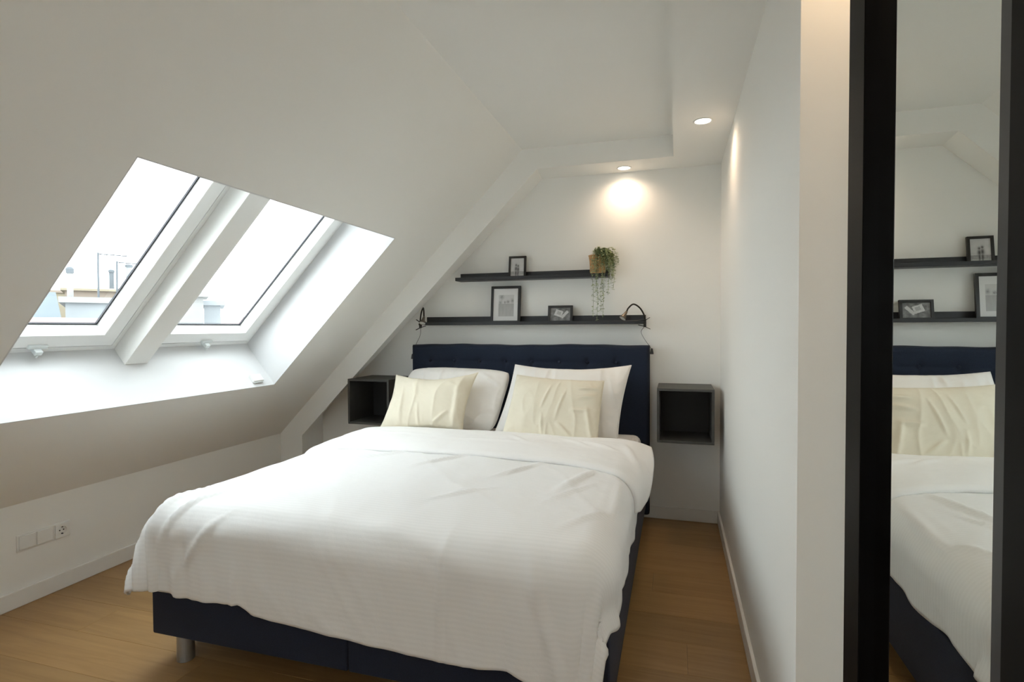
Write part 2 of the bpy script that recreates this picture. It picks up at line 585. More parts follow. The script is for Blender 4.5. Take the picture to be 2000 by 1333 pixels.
struct(obj('trim_1', bm, M['paint']), 'boxed white bulkhead running up the slope along the end wall')

# --- roof slope with the window opening
OY0, OY1 = 1.383, 3.113
S0, S1, S0B, S1B, PD = 0.657, 1.99, 0.70, 2.09, 0.365
bm = bmesh.new()
for a, b in ((YREAR, OY0), (OY1, D)):
    slope_hexa(bm, -0.2, SMAX + 0.2, a, b, 0, PD + 0.06)
for a, b in ((OY0, OY1),):
    slope_hexa(bm, -0.2, S0, a, b, 0, PD + 0.06, None, S0B)
    slope_hexa(bm, S1, SMAX + 0.2, a, b, 0, PD + 0.06, S1B, None)
struct(obj('wall_slope', bm, M['paint']), 'white sloping roof wall with a double roof window cut in')

# --- lining of the opening: thin painted boards on its four sides
LT = 0.006


def lining(y0, y1, tname):
    bm = bmesh.new()
    add_hexa(bm, [slope_pt(S0 + 0.001, y0, 0.0), slope_pt(S0B + 0.001, y0, PD), slope_pt(S0B + 0.001, y1, PD), slope_pt(S0 + 0.001, y1, 0.0),
                  slope_pt(S0 + LT, y0, 0.0), slope_pt(S0B + LT, y0, PD), slope_pt(S0B + LT, y1, PD), slope_pt(S0 + LT, y1, 0.0)])
    for ya, yb in ((y0, y0 + LT), (y1 - LT, y1)):
        slope_hexa(bm, S0 + LT, S1 - LT, ya, yb, 0.0, PD, S0B + LT, S1B - LT)
    add_hexa(bm, [slope_pt(S1 - LT, y0, 0.0), slope_pt(S1B - LT, y0, PD), slope_pt(S1B - LT, y1, PD), slope_pt(S1 - LT, y1, 0.0),
                  slope_pt(S1, y0, 0.0), slope_pt(S1B, y0, PD), slope_pt(S1B, y1, PD), slope_pt(S1, y1, 0.0)])
    return struct(obj(tname, bm, M['lining']), 'bright white lining of the roof window opening')


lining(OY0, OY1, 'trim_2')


def rafter(y0, y1, tname):
    bm = bmesh.new()
    slope_hexa(bm, S0B - 0.012 + LT, 2.02, y0, y1, 0.245, PD + 0.05, S0B + LT + 0.002, 2.08)
    return struct(obj(tname, bm, M['paint'], bevel=0.002), 'white boxed rafter between the two roof windows')


rafter(2.172, 2.303, 'trim_3')

# --- baseboards
BH, BT = 0.085, 0.014


def baseboard(name, x0, x1, y0, y1):
    bm = bmesh.new()
    add_box(bm, x0, x1, y0, y1, 0.0005, BH)
    return struct(obj(name, bm, M['skirting'], bevel=0.003), 'white baseboard along the wall')


baseboard('baseboard_right', XR - BT, XR, 1.52, D - BT)
baseboard('baseboard_back', -2.88, XR, D - BT, D)
baseboard('baseboard_left', XK, XK + BT, YREAR, YB)


# --- roof windows
def ring(bm, y0, y1, s0, s1, w, p0, p1, wb=None):
    """rectangular frame on the slope: outer rectangle, width w (wb at the outer depth p1)"""
    wb = w if wb is None else wb
    q = []
    for (ww, pp) in ((0, p0), (w, p0), (wb, p1), (0, p1)):
        q.append([bm.verts.new(slope_pt(s, yy, pp)) for (s, yy) in
                  ((s0 + ww, y0 + ww), (s1 - ww, y0 + ww), (s1 - ww, y1 - ww), (s0 + ww, y1 - ww))])
    for a in range(4):
        A, B = q[a], q[(a + 1) % 4]
        for k in range(4):
            bm.faces.new((A[k], A[(k + 1) % 4], B[(k + 1) % 4], B[k]))


def roof_window(num, y0, y1, label):
    s0, s1 = 0.705, 2.085
    root = struct(empty('window_%d' % num, slope_pt(s0, (y0 + y1) / 2, PD)), label)
    bm = bmesh.new()
    ring(bm, y0, y1, s0, s1, 0.026, 0.352, 0.45)
    ring(bm, y0 + 0.026, y1 - 0.026, s0 + 0.026, s1 - 0.026, 0.018, 0.372, 0.45)
    obj('window_frame', bm, M['frame_white'], root, bevel=0.0015)
    i = 0.047
    bm = bmesh.new()
    ring(bm, y0 + i, y1 - i, s0 + i, s1 - i, 0.074, 0.335, 0.40, 0.094)
    obj('window_sash', bm, M['frame_white'], root, bevel=0.003)
    j = i + 0.0935
    bm = bmesh.new()
    ring(bm, y0 + j - 0.002, y1 - j + 0.002, s0 + j - 0.002, s1 - j + 0.002, 0.0075, 0.392, 0.401)
    obj('gasket', bm, M['gasket'], root)
    bm = bmesh.new()
    slope_hexa(bm, s0 + j - 0.012, s1 - j + 0.012, y0 + j - 0.012, y1 - j + 0.012, 0.401, 0.409)
    obj('pane', bm, M['glass'], root)
    # small latch on the bottom rail
    yc = (y0 + y1) / 2
    bm = bmesh.new()
    slope_hexa(bm, s0 + 0.048, s0 + 0.068, yc - 0.035, yc + 0.045, 0.322, 0.336)
    slope_hexa(bm, s0 + 0.030, s0 + 0.052, yc - 0.012, yc + 0.020, 0.300, 0.336)
    slope_hexa(bm, s0 + 0.018, s0 + 0.036, yc - 0.004, yc + 0.006, 0.296, 0.312)
    obj('latch', bm, M['grey_plastic'], root, bevel=0.003)
    return root


roof_window(1, OY0 - 0.02, 2.172, 'tilted roof window showing chimneys and antennas outside')
roof_window(2, 2.303, OY1 - 0.001, 'tilted roof window beside the white lining nearest the bed')

# white climate sensor stuck on the sloping sill
t = thing('window_sensor', slope_pt(0.665, 2.98, 0.06), 'small white box on the sloping window sill by its corner', 'sensor')
bm = bmesh.new()
q0 = lambda s, yy, p: slope_pt(S0 + LT + (S0B - S0) * p / PD + s, yy, p)
add_hexa(bm, [q0(0.0, 2.93, 0.03), q0(0.0, 2.93, 0.085), q0(0.0, 3.02, 0.085), q0(0.0, 3.02, 0.03),
              q0(0.022, 2.93, 0.03), q0(0.022, 2.93, 0.085), q0(0.022, 3.02, 0.085), q0(0.022, 3.02, 0.03)])
obj('body', bm, M['plastic'], t, bevel=0.004)
bm = bmesh.new()
add_hexa(bm, [q0(0.006, 2.938, 0.024), q0(0.006, 2.938, 0.031), q0(0.006, 3.012, 0.031), q0(0.006, 3.012, 0.024),
              q0(0.014, 2.938, 0.024), q0(0.014, 2.938, 0.031), q0(0.014, 3.012, 0.031), q0(0.014, 3.012, 0.024)])
obj('front_strip', bm, M['grey_plastic'], t)

# ================================================================== LIGHTS OF THE ROOM
def spotlight(x, y, z, label, w, ang=96, tint=WARM):
    t = thing('recessed_spotlight', (x, y, z), label, 'ceiling light', 'recessed ceiling spotlights')
    bm = bmesh.new()
    add_lathe(bm, [(0.040, 0.001), (0.049, -0.0005), (0.050, -0.003), (0.047, -0.005), (0.041, -0.004), (0.040, 0.001)], 40, (x, y, z))
    obj('trim_ring', bm, M['frame_white'], t, smooth=True)
    bm = bmesh.new()
    add_lathe(bm, [(0.0, -0.0038), (0.030, -0.0036), (0.0405, -0.002), (0.0405, 0.0015), (0, 0.0015)], 40, (x, y, z))
    obj('lens', bm, M['spot_lens'], t, smooth=True)
    ld = bpy.data.lights.new('spot_beam', 'SPOT')
    ld.energy = w
    ld.color = tint
    ld.spot_size = R(ang)
    ld.spot_blend = 1.0
    ld.shadow_soft_size = 0.035
    lo = bpy.data.objects.new('spot_beam', ld)
    COL.objects.link(lo)
    lo.parent = t
    lo.matrix_parent_inverse = t.matrix_world.inverted()
    lo.location = (x, y, z - 0.008)
    return t


spotlight(0.139, 3.132, ZS, 'round lit spotlight in the soffit close to the plain side wall', SPOT_W, 158)
spotlight(-0.343, 3.885, ZS, 'round lit spotlight in the soffit close above the shelves', SPOT_W, 158)
spotlight(0.139, 0.45, ZS, 'unseen round spotlight added in the soffit near the mirror to light the room', SPOT_W, 158)  # extra lamp out of view, added to brighten the room
spotlight(0.139, -1.10, ZS, 'unseen round spotlight added in the soffit at the rear to light the room', SPOT_W, 158)  # second added lamp, behind the camera, for general room light
spotlight(0.385, 1.36, ZS, 'unseen round spotlight in the added recess beside the mirror, warming the wall end', NICHE_W, 130, AMBER)  # unseen lamp in the added recess, gives the wall end its warm light

# ================================================================== BED
BX0, BX1, BY0, BY1 = -2.040, -0.192, 1.690, 3.845
bed = thing('boxspring_bed', ((BX0 + BX1) / 2, (BY0 + BY1) / 2, 0),
            'navy upholstered double boxspring bed with buttoned headboard and steel legs', 'bed')
xm = -1.128
Z0, Z1 = 0.118, 0.396


def soft_box(name, x0, x1, y0, y1, z0, z1, mat, parent, r=0.03, segs=4):
    bm = bmesh.new()
    add_box(bm, x0, x1, y0, y1, z0, z1)
    return obj(name, bm, mat, parent, smooth=True, bevel=r, segs=segs)


soft_box('box_base', BX0, xm - 0.001, BY0, BY1 - 0.001, Z0, Z1, M['navy_base'], bed, 0.009)
soft_box('box_base', xm + 0.001, BX1, BY0, BY1 - 0.001, Z0, Z1, M['navy_base'], bed, 0.009)
soft_box('mattress', BX0 + 0.015, BX1 - 0.03, BY0 + 0.03, BY1 - 0.005, Z1 - 0.002, 0.622, M['cotton'], bed, 0.05, 5)
for lx, ly in ((BX0 + 0.112, BY0 + 0.055), (BX1 - 0.112, BY0 + 0.055), (BX0 + 0.112, BY1 - 0.12), (BX1 - 0.112, BY1 - 0.12),
               (xm - 0.10, 2.75), (xm + 0.10, 2.75)):
    if True:
        bm = bmesh.new()
        add_lathe(bm, [(0, 0.0), (0.031, 0.0), (0.033, 0.002), (0.033, Z0 + 0.004), (0, Z0 + 0.004)], 28, (lx, ly, 0.0))
        obj('leg', bm, M['steel'], bed, smooth=False)
        for f in bed.children[-1].data.polygons:
            f.use_smooth = abs(f.normal.z) < 0.5

# headboard: padded panel, tufted with rows of covered buttons
HX0, HX1, HYF, HYB, HZ0, HZ1 = -1.972, -0.170, 3.860, 3.955, 0.06, 1.232
btn_x = [-1.82 + 0.2036 * k for k in range(8)]
btn_z = [1.108, 0.90, 0.69]
nx, nz_ = 220, 130
xs = np.linspace(HX0, HX1, nx)
zs = np.linspace(HZ0, HZ1, nz_)
X, Zg = np.meshgrid(xs, zs)
er = 0.028
edge = np.minimum(np.minimum(X - HX0, HX1 - X), HZ1 - Zg)
edge = np.clip(edge / er, 0, 1)
yfront = HYF + er * (1 - np.sqrt(1 - (1 - edge) ** 2))
dent = np.zeros_like(X)
for bx in btn_x:
    for bz in btn_z:
        d2 = (X - bx) ** 2 + (Zg - bz) ** 2
        dent += 0.014 * np.exp(-d2 / (2 * 0.020 ** 2)) + 0.007 * np.exp(-d2 / (2 * 0.05 ** 2))
# shallow pulled creases between neighbouring buttons
for bz in btn_z:
    inside = ((X > btn_x[0]) & (X < btn_x[-1]))
    dent += np.where(inside, 0.0035, 0) * np.exp(-(Zg - bz) ** 2 / (2 * 0.008 ** 2))
for bx in btn_x:
    dent += 0.0035 * np.exp(-(X - bx) ** 2 / (2 * 0.008 ** 2)) * (1 / (1 + np.exp((Zg - 1.10) / 0.012)))
Yg = yfront + dent
# a slightly uneven top edge
Zg2 = Zg + np.where(Zg > HZ1 - 0.06, 0.003 * np.sin(X * 7.0) + 0.0015 * np.sin(X * 23.0), 0)


def grid_mesh(name, P, uvs=None, flip=False):
    h, w = P.shape[:2]
    me = bpy.data.meshes.new(name)
    idx = np.arange(h * w).reshape(h, w)
    q = np.stack([idx[:-1, :-1], idx[:-1, 1:], idx[1:, 1:], idx[1:, :-1]], -1).reshape(-1, 4)
    if flip:
        q = q[:, ::-1]
    me.from_pydata(P.reshape(-1, 3).tolist(), [], q.tolist())
    if uvs is not None:
        ul = me.uv_layers.new(name='UVMap')
        flat = uvs.reshape(-1, 2)[q.reshape(-1)]
        ul.data.foreach_set('uv', flat.reshape(-1).astype(np.float32))
    me.update()
    return me


P = np.stack([X, Yg, Zg2], -1)
# wrap: add back ring so the panel is a closed volume
front = grid_mesh('headboard', P)
bm = bmesh.new()
bm.from_mesh(front)
be = [e for e in bm.edges if e.is_boundary]
ret = bmesh.ops.extrude_edge_only(bm, edges=be)
nv = [v for v in ret['geom'] if isinstance(v, bmesh.types.BMVert)]
for v in nv:
    v.co.y = HYB
bmesh.ops.holes_fill(bm, edges=[e for e in bm.edges if e.is_boundary], sides=0)
hb = obj('headboard', bm, M['navy'], bed, smooth=True)
for bx in btn_x:
    for bz in btn_z[:2]:
        bm = bmesh.new()
        add_lathe(bm, [(0.0115, 0.004), (0.0125, 0.0), (0.011, -0.004), (0.006, -0.0065), (0, -0.0072)], 14,
                  (bx, HYF + 0.0205, bz), (0, 1, 0))
        obj('button', bm, M['navy'], hb, smooth=True)
box('headboard_foot', HX0 + 0.05, HX0 + 0.13, 3.89, 3.945, 0.0, 0.07, M['black_metal'], bed)
box('headboard_foot', HX1 - 0.13, HX1 - 0.05, 3.89, 3.945, 0.0, 0.07, M['black_metal'], bed)

# ------------------------------------------------------------------ duvet
TOPZ = 0.655
RAD = 0.118


def fbm(x, y, z=0.0, oct=3):
    return noise.fractal(Vector((x, y, z)), 1.0, 2.0, oct)


def sstep(a, b, x):
    t = np.clip((x - a) / (b - a), 0, 1)
    return t * t * (3 - 2 * t)


def drape(a, b, hem_extra=None):
    """a: across distance from the bed's middle line (x), b: distance towards the foot from y=YTOP.
    returns ex, ey, d: overhang distances over the rounded rim"""
    pass


XL, XRr, YF = BX0 - 0.016, BX1 + 0.004, BY0 - 0.045      # rim planes the cloth hangs against
FOOT_PTS = [(-2.25, 0.330), (-2.05, 0.330), (-1.97, 0.332), (-1.81, 0.324), (-1.62, 0.332), (-1.54, 0.340), (-1.48, 0.308),
            (-1.40, 0.296), (-1.12, 0.282), (-0.71, 0.256), (-0.60, 0.262), (-0.50, 0.272), (-0.43, 0.246), (-0.30, 0.205), (-0.10, 0.155)]


def surf(flat_x, flat_y, lift=0.0, kflare_l=0.17, kflare_r=0.0):
    """Map points of the flat cloth (unfolded plan, metres) onto the draped bed."""
    xl, xr, yf = XL + RAD, XRr - RAD, YF + RAD
    exl = np.maximum(0, xl - flat_x)
    exr = np.maximum(0, flat_x - xr)
    ex = exl + exr
    sx = np.where(exr > 0, 1.0, -1.0)
    ey = np.maximum(0, yf - flat_y)
    p = 5.0
    d = (ex ** p + ey ** p + 1e-12) ** (1 / p)
    d = np.where((ex <= 0) & (ey <= 0), 0, d)
    n = np.sqrt(ex ** 2 + ey ** 2) + 1e-9
    dx, dy = sx * ex / n, -ey / n
    q = RAD * PI / 2
    rr = RAD + lift
    h = np.where(d < q, RAD * np.sin(np.minimum(d, q) / RAD), RAD)
    v = np.where(d < q, RAD * (1 - np.cos(np.minimum(d, q) / RAD)), RAD + (d - q))
    cornerness = np.clip(2 * np.minimum(ex, ey) / n, 0, 1.4)
    fl = np.where(sx < 0, kflare_l, kflare_r) * cornerness
    fl = fl + np.where(ey > ex, 0.03, 0.0)
    h = h + fl * np.maximum(0, d - q * 0.6)
    v = v - 0.25 * fl * np.maximum(0, d - q)
    bx = np.clip(flat_x, xl, xr)
    by = np.maximum(flat_y, yf)
    x = bx + dx * h
    y = by + dy * h
    # gentle dome of the filling and a sag at the rims
    u = (flat_x - xl) / (xr - xl)
    w = (flat_y - yf) / (3.3 - yf)
    dome = np.clip(4 * u * (1 - u), 0, 1) ** 0.6 * np.clip(1 - (1 - np.clip(w, 0, 1)) ** 6, 0, 1)
    dome = dome * (1 - 0.75 * sstep(0.62, 1.0, w))
    z = TOPZ + lift + 0.030 * dome - v
    return np.stack([x, y, z], -1), d, ex, ey


def normals(P):
    du = np.gradient(P, axis=1)
    dv = np.gradient(P, axis=0)
    n = np.cross(du, dv)
    n /= np.linalg.norm(n, axis=-1, keepdims=True) + 1e-12
    return n


def crease(px, py, p0, p1, w, h):
    """ridge along a segment in flat cloth space"""
    ax, ay = p0; bx, by = p1
    L2 = (bx - ax) ** 2 + (by - ay) ** 2
    t = ((px - ax) * (bx - ax) + (py - ay) * (by - ay)) / L2
    tc = np.clip(t, 0, 1)
    qx, qy = ax + tc * (bx - ax), ay + tc * (by - ay)
    d2 = (px - qx) ** 2 + (py - qy) ** 2
    return h * np.exp(-d2 / (2 * w * w)) * np.clip(np.sin(PI * np.clip(t * 0.92 + 0.04, 0, 1)), 0, 1)


NA, NB = 190, 200
YTOP = 3.25
q = RAD * PI / 2
dL, dRr = q + (TOPZ - RAD - 0.335), q + (TOPZ - RAD - 0.400)
fx0, fx1 = XL + RAD - dL, XRr - RAD + dRr
ua = np.linspace(0, 1, NA)
vb = np.linspace(0, 1, NB)
fp = np.array(FOOT_PTS)
U, V = np.meshgrid(ua, vb)
FX = fx0 + (fx1 - fx0) * U
xplan = np.clip(FX, XL - 0.1, XRr + 0.1)
footz = np.interp(xplan, fp[:, 0], fp[:, 1])
dF = q + (TOPZ - RAD - footz)
FY = YTOP + (YF + RAD - dF - YTOP) * V
# hem of the long sides wanders a little
side = np.where(FX < -1.1, -1, 1)
FX = FX + side * (0.012 * np.sin(FY * 6.0) + 0.008 * np.sin(FY * 15 + 1)) * np.clip(np.abs(U - 0.5) * 2, 0, 1) ** 6
P, d, ex, ey = surf(FX, FY)
N = normals(P)
N = np.where(N[..., 2:3].mean() < 0, -N, N)
disp = np.zeros_like(FX)
for j in range(NB):
    for i in range(NA):
        fx, fy = FX[j, i], FY[j, i]
        disp[j, i] = 0.008 * fbm(fx * 2.1, fy * 2.1, 1.3, 2) + 0.0035 * fbm(fx * 7, fy * 5, 4.1, 3)
        rg = 1 - abs(fbm(fx * 3.2 + fy * 1.6, fy * 1.5, 8.0, 2))
        disp[j, i] += 0.0035 * (rg ** 7)
# pleats over the foot corners and along the foot drop
hang = sstep(0.04, 0.34, d)
ang = np.arctan2(ey, ex + 1e-6)
corner_l = np.where((FX < -1.4), 1, 0) * sstep(-1.35, -1.95, FX)
disp += corner_l * hang * np.where(ey > 0.01, 1, 0) * (0.0085 * np.sin(FX * 47 + 0.9 * np.sin(FY * 9)) + 0.004 * np.sin(FX * 83 + 1 + FY * 6))
corner_r = sstep(-0.75, -0.30, FX)
disp += corner_r * hang * np.where(ey > 0.01, 1, 0) * 0.007 * np.sin(FX * 40 + 1.0)
disp += hang * np.where(ey > 0.01, 1, 0) * 0.006 * np.sin(FX * 11 + 0.5)
disp += hang * np.where((FX > -0.4) & (ey < 0.3), 1, 0) * (0.003 * np.sin(FY * 15) + 0.002 * np.sin(FY * 37 + 2) - 0.003)
# creases fanning from the turned-back edge, the central fold mark, diagonal pulls
for c in [((-1.35, 2.66), (-1.62, 2.42), 0.014, 0.010), ((-1.02, 2.66), (-1.22, 2.36), 0.013, 0.011), ((-0.62, 2.64), (-0.80, 2.30), 0.014, 0.011),
          ((-1.62, 2.66), (-1.80, 2.45), 0.012, 0.008), ((-0.36, 2.62), (-0.48, 2.20), 0.016, 0.010), ((-0.24, 2.55), (-0.22, 1.95), 0.013, 0.013),
          ((-0.70, 2.20), (-0.95, 1.95), 0.012, 0.006), ((-0.22, 2.1), (-0.40, 1.80), 0.014, 0.008), ((-0.30, 2.45), (-0.52, 2.02), 0.010, 0.006),
          ((-0.730, 1.80), (-0.745, 1.25), 0.007, 0.0065), ((-1.86, 2.02), (-2.00, 1.60), 0.012, 0.012), ((-1.78, 1.92), (-1.93, 1.52), 0.012, 0.012),
          ((-1.62, 1.72), (-1.86, 1.42), 0.010, 0.009), ((-1.55, 1.55), (-1.57, 1.22), 0.010, 0.009), ((-0.45, 1.7), (-0.30, 1.2), 0.014, 0.010),
          ((-1.05, 1.72), (-0.55, 1.60), 0.025, 0.006), ((-1.9, 1.62), (-1.2, 1.66), 0.03, 0.006)]:
    disp += 1.35 * crease(FX, FY, c[0], c[1], c[2] * 0.8, c[3])
P = P + N * disp[..., None]
P[..., 2] = np.where(FX < -1.7, np.maximum(P[..., 2], 0.318 + 0.006 * np.sin(FX * 31)), P[..., 2])
P[..., 2] = np.where(d < 0.02, np.maximum(P[..., 2], 0.640), P[..., 2])
UV = np.stack([FX, FY], -1)
duvet_me = grid_mesh('duvet', P, UV)
duvet = link('duvet', duvet_me, M['duvet'], None, True)
tag(duvet, 'white finely striped duvet spread over the bed and hanging at the foot', 'duvet')
sol = duvet.modifiers.new('thickness', 'SOLIDIFY')
sol.thickness = 0.012
sol.offset = -1

# turned-back cuff: the top end of the duvet folded over towards the foot
NC, ND = 190, 64
cu = np.linspace(0, 1, NC)
cv = np.linspace(0, 1, ND)
U, V = np.meshgrid(cu, cv)
xcl = XL + RAD - (q + 0.10)
# arc length along the cuff: 0 under, loop at the fold, hem at the end
hem_y = np.interp(np.linspace(0, 1, NC), [0, 0.12, 0.35, 0.55, 0.8, 0.9, 1.0], [2.66, 2.655, 2.625, 2.635, 2.625, 2.585, 2.54])
fold_y = np.interp(np.linspace(0, 1, NC), [0, 0.1, 0.25, 0.5, 0.8, 0.93, 1.0], [3.10, 3.21, 3.27, 3.26, 3.25, 3.26, 3.30])
LIFT = 0.034
loop = 0.16
over_r = np.interp(cv, [0, 0.16, 0.45, 0.75, 1.0], [0.160, 0.168, 0.195, 0.232, 0.215])
Pc = np.zeros((ND, NC, 3)); FXc = np.zeros((ND, NC)); FYc = np.zeros((ND, NC))
for j in range(ND):
    v = cv[j]
    xr_end = XRr - RAD + over_r[j] * 1.0
    fx = xcl + (xr_end - xcl) * cu
    if v < loop:
        th = PI * (v / loop)
        fy = fold_y + 0.017 * math.sin(th) - 0.03 * math.cos(th / 2)
        lift = np.full(NC, 0.004 + (LIFT - 0.004) * (1 - math.cos(th)) / 2)
    else:
        s = (v - loop) / (1 - loop)
        fy = fold_y + (hem_y - fold_y) * s
        lift = np.full(NC, LIFT - 0.012 * s ** 3)
        lift = lift - (0.014 * sstep(0.96, 1.0, np.full(NC, s)))
    FXc[j], FYc[j] = fx, fy
    pp, dd, e1, e2 = surf(fx[None, :], fy[None, :], 0.0)
    Pc[j] = pp[0]
    # follow the cloth below with an offset, out from the rim on the sides
    nrm = np.zeros((NC, 3)); nrm[:, 2] = 1
    a_ = np.clip(dd[0] / q, 0, 1) * PI / 2
    nrm[:, 2] = np.cos(a_)
    nrm[:, 0] = np.sin(a_) * np.where(fx > -1, 1, -1)
    Pc[j] += nrm * lift[:, None]
    # the right end is stiff: near the fold it sticks straight out, lower down it hangs and flares off the mattress side
    xr_ = XRr - RAD
    e_ = np.clip(fx - xr_, 0, None)
    droop = float(sstep(0.05, 0.85, v))
    flat_x_ = xr_ + e_ * 0.985
    flat_z_ = TOPZ + lift - 0.10 * e_ - 0.9 * e_ ** 2
    k_ = np.where(e_ > 0, 1.0 - droop, 0.0) * np.clip(e_ / 0.06, 0, 1)
    Pc[j, :, 0] = Pc[j, :, 0] * (1 - k_) + flat_x_ * k_
    Pc[j, :, 2] = Pc[j, :, 2] * (1 - k_) + flat_z_ * k_
    Pc[j, :, 0] += 0.024 * np.clip(e_ / 0.22, 0, 1.2) ** 2 * math.sin(PI * min(1, v)) * (1 if v > 0.5 else 0.6 + 0.8 * v)
Nc = normals(Pc)
if Nc[ND // 2, NC // 2, 2] < 0:
    Nc = -Nc
dc = np.zeros((ND, NC))
for j in range(ND):
    for i in range(NC):
        dc[j, i] = 0.006 * fbm(FXc[j, i] * 2.6, FYc[j, i] * 4 + cv[j], 21.0, 2) + 0.0035 * fbm(FXc[j, i] * 9, FYc[j, i] * 5, 3.0, 3)
for c in [((-1.75, 3.05), (-1.45, 3.02), 0.014, 0.004), ((-0.95, 3.15), (-0.78, 2.9), 0.012, 0.006), ((-0.62, 3.15), (-0.45, 2.95), 0.012, 0.006),
          ((-0.52, 3.1), (-0.30, 2.95), 0.012, 0.007), ((-0.28, 3.12), (-0.18, 2.75), 0.014, 0.009), ((-1.3, 2.95), (-0.7, 2.92), 0.02, 0.004)]:
    dc += 1.5 * crease(FXc, FYc, *c)
Pc += Nc * (dc * np.clip((V - 0.1) * 6, 0, 1) * np.clip((1.02 - V) * 8, 0.25, 1))[..., None]
cuff_me = grid_mesh('turned_back_edge', Pc, np.stack([FXc, FYc], -1))
cuff = link('turned_back_edge', cuff_me, M['cotton'], duvet, True)
cuff['label'] = 'plain white underside of the duvet folded back below the pillows'
sol = cuff.modifiers.new('thickness', 'SOLIDIFY')
sol.thickness = 0.010
sol.offset = -1


# ------------------------------------------------------------------ pillows and cushions
def pillow(name, w, h, t, mat, label, cat, group, base, tilt, rolla, yawa, seed, ears=0.03, seam=True, wr=1.0, sag=0.0, folds=(), taper=0.0, shear=0.0, rc=0.0):
    """base: middle of the lower edge; local x = width, local y = height, local z = thickness towards the viewer"""
    n = 112
    u = np.linspace(-1, 1, n)
    v = np.linspace(-1, 1, n)
    Ug, Vg = np.meshgrid(u, v)
    prof = (np.clip(1 - np.abs(Ug) ** 2.6, 0, 1) ** 0.55) * (np.clip(1 - np.abs(Vg) ** 2.6, 0, 1) ** 0.55)
    # edges pulled in between the corners
    Xg = Ug * (w / 2) * (1 - ears * (1 - Vg ** 2) * np.abs(Ug) ** 3 * 1.3)
    Yg = Vg * (h / 2) * (1 - ears * 1.2 * (1 - Ug ** 2) * np.abs(Vg) ** 3 * 1.5)
    Xg = Xg * (1 - taper * (Vg + 1) / 2)
    Yg = Yg - sag * (1 - Ug ** 2) * (Vg + 1) / 2
    cornr = 1 - rc * (np.abs(Ug) * np.abs(Vg)) ** 4
    Xg, Yg = Xg * cornr, Yg * cornr
    Xg = Xg + shear * Vg / 2
    faces = []
    for sgn in (1, -1):
        dz = np.zeros((n, n))
        for j in range(n):
            for i in range(n):
                a, b = Xg[j, i], Yg[j, i]
                edge = 1 - prof[j, i]
                dz[j, i] = wr * (0.008 * fbm(a * 4 + seed, b * 4, sgn * 3.0 + seed, 2)
                                 + 0.012 * edge * fbm(a * 9, b * 9, seed + 7.0, 3)
                                 + 0.006 * (1 - abs(fbm(a * 7 + seed * 2, b * 2.5, seed * 1.7, 2))) ** 5)
        for (p0, p1, cw, chh) in folds:
            if sgn == 1:
                dz += 1.1 * crease(Xg, Yg, p0, p1, cw * 0.8, chh)
        Zz = sgn * (t / 2 * prof + dz * np.clip(prof * 2.2, 0.0, 1))
        faces.append(np.stack([Xg, Yg, Zz], -1))
    bm = bmesh.new()
    top = [[bm.verts.new(faces[0][j, i]) for i in range(n)] for j in range(n)]
    bot = [[(top[j][i] if (i in (0, n - 1) or j in (0, n - 1)) else bm.verts.new(faces[1][j, i])) for i in range(n)] for j in range(n)]
    for j in range(n - 1):
        for i in range(n - 1):
            bm.faces.new((top[j][i], top[j][i + 1], top[j + 1][i + 1], top[j + 1][i]))
            bm.faces.new((bot[j][i], bot[j + 1][i], bot[j + 1][i + 1], bot[j][i + 1]))
    # local frame -> world: stand upright (local y up, local z towards -Y), then tilt back
    mt4 = (Matrix.Translation(base) @ Matrix.Rotation(yawa, 4, 'Z') @ Matrix.Rotation(R(90) - tilt, 4, 'X')
           @ Matrix.Rotation(rolla, 4, 'Z') @ Matrix.Translation((0, h / 2, 0)))
    bmesh.ops.transform(bm, matrix=mt4, verts=list(bm.verts))
    o = obj(name, bm, mat, None, smooth=True)
    tag(o, label, cat, group)
    # piped seam round the edge
    if seam:
        ringv = [faces[0][0, i] for i in range(n)] + [faces[0][j, n - 1] for j in range(1, n)] + \
                [faces[0][n - 1, i] for i in range(n - 2, -1, -1)] + [faces[0][j, 0] for j in range(n - 2, 0, -1)]
        bm = bmesh.new()
        pts = [mt4 @ Vector(p) for p in ringv]
        add_tube(bm, pts + [pts[0], pts[1]], 0.0022, 5, cap=False)
        obj('seam', bm, mat, o, smooth=True)
    return o


GW = 'white pillows against the headboard'
GC = 'cream cushions in front of the pillows'
pillow('pillow', 0.80, 0.46, 0.17, M['pillow'], 'white bed pillow with rounded top edge behind the square cream cushion', 'pillow', GW,
       (-1.545, 3.53, 0.640), R(25), R(-1.0), R(2), 1.0, ears=0.02, sag=-0.014, shear=0.075, rc=0.09, wr=1.5,
       folds=(((0.2, 0.2), (0.36, 0.1), 0.014, 0.008), ((0.1, -0.1), (0.3, -0.2), 0.02, 0.010), ((-0.3, 0.2), (-0.1, 0.17), 0.014, 0.007)))
pillow('pillow', 0.83, 0.50, 0.17, M['pillow'], 'taller white bed pillow with sharp corners beside the plain side wall', 'pillow', GW,
       (-0.722, 3.51, 0.640), R(23), R(0.6), R(-1), 5.0, ears=0.03, sag=0.022, shear=0.085, taper=0.03, wr=1.6,
       folds=(((-0.3, 0.24), (0.1, 0.20), 0.02, 0.010), ((-0.1, 0.23), (-0.12, 0.12), 0.012, 0.009), ((0.3, 0.2), (0.38, -0.1), 0.016, 0.009), ((-0.36, 0.2), (-0.2, -0.1), 0.02, 0.012)))
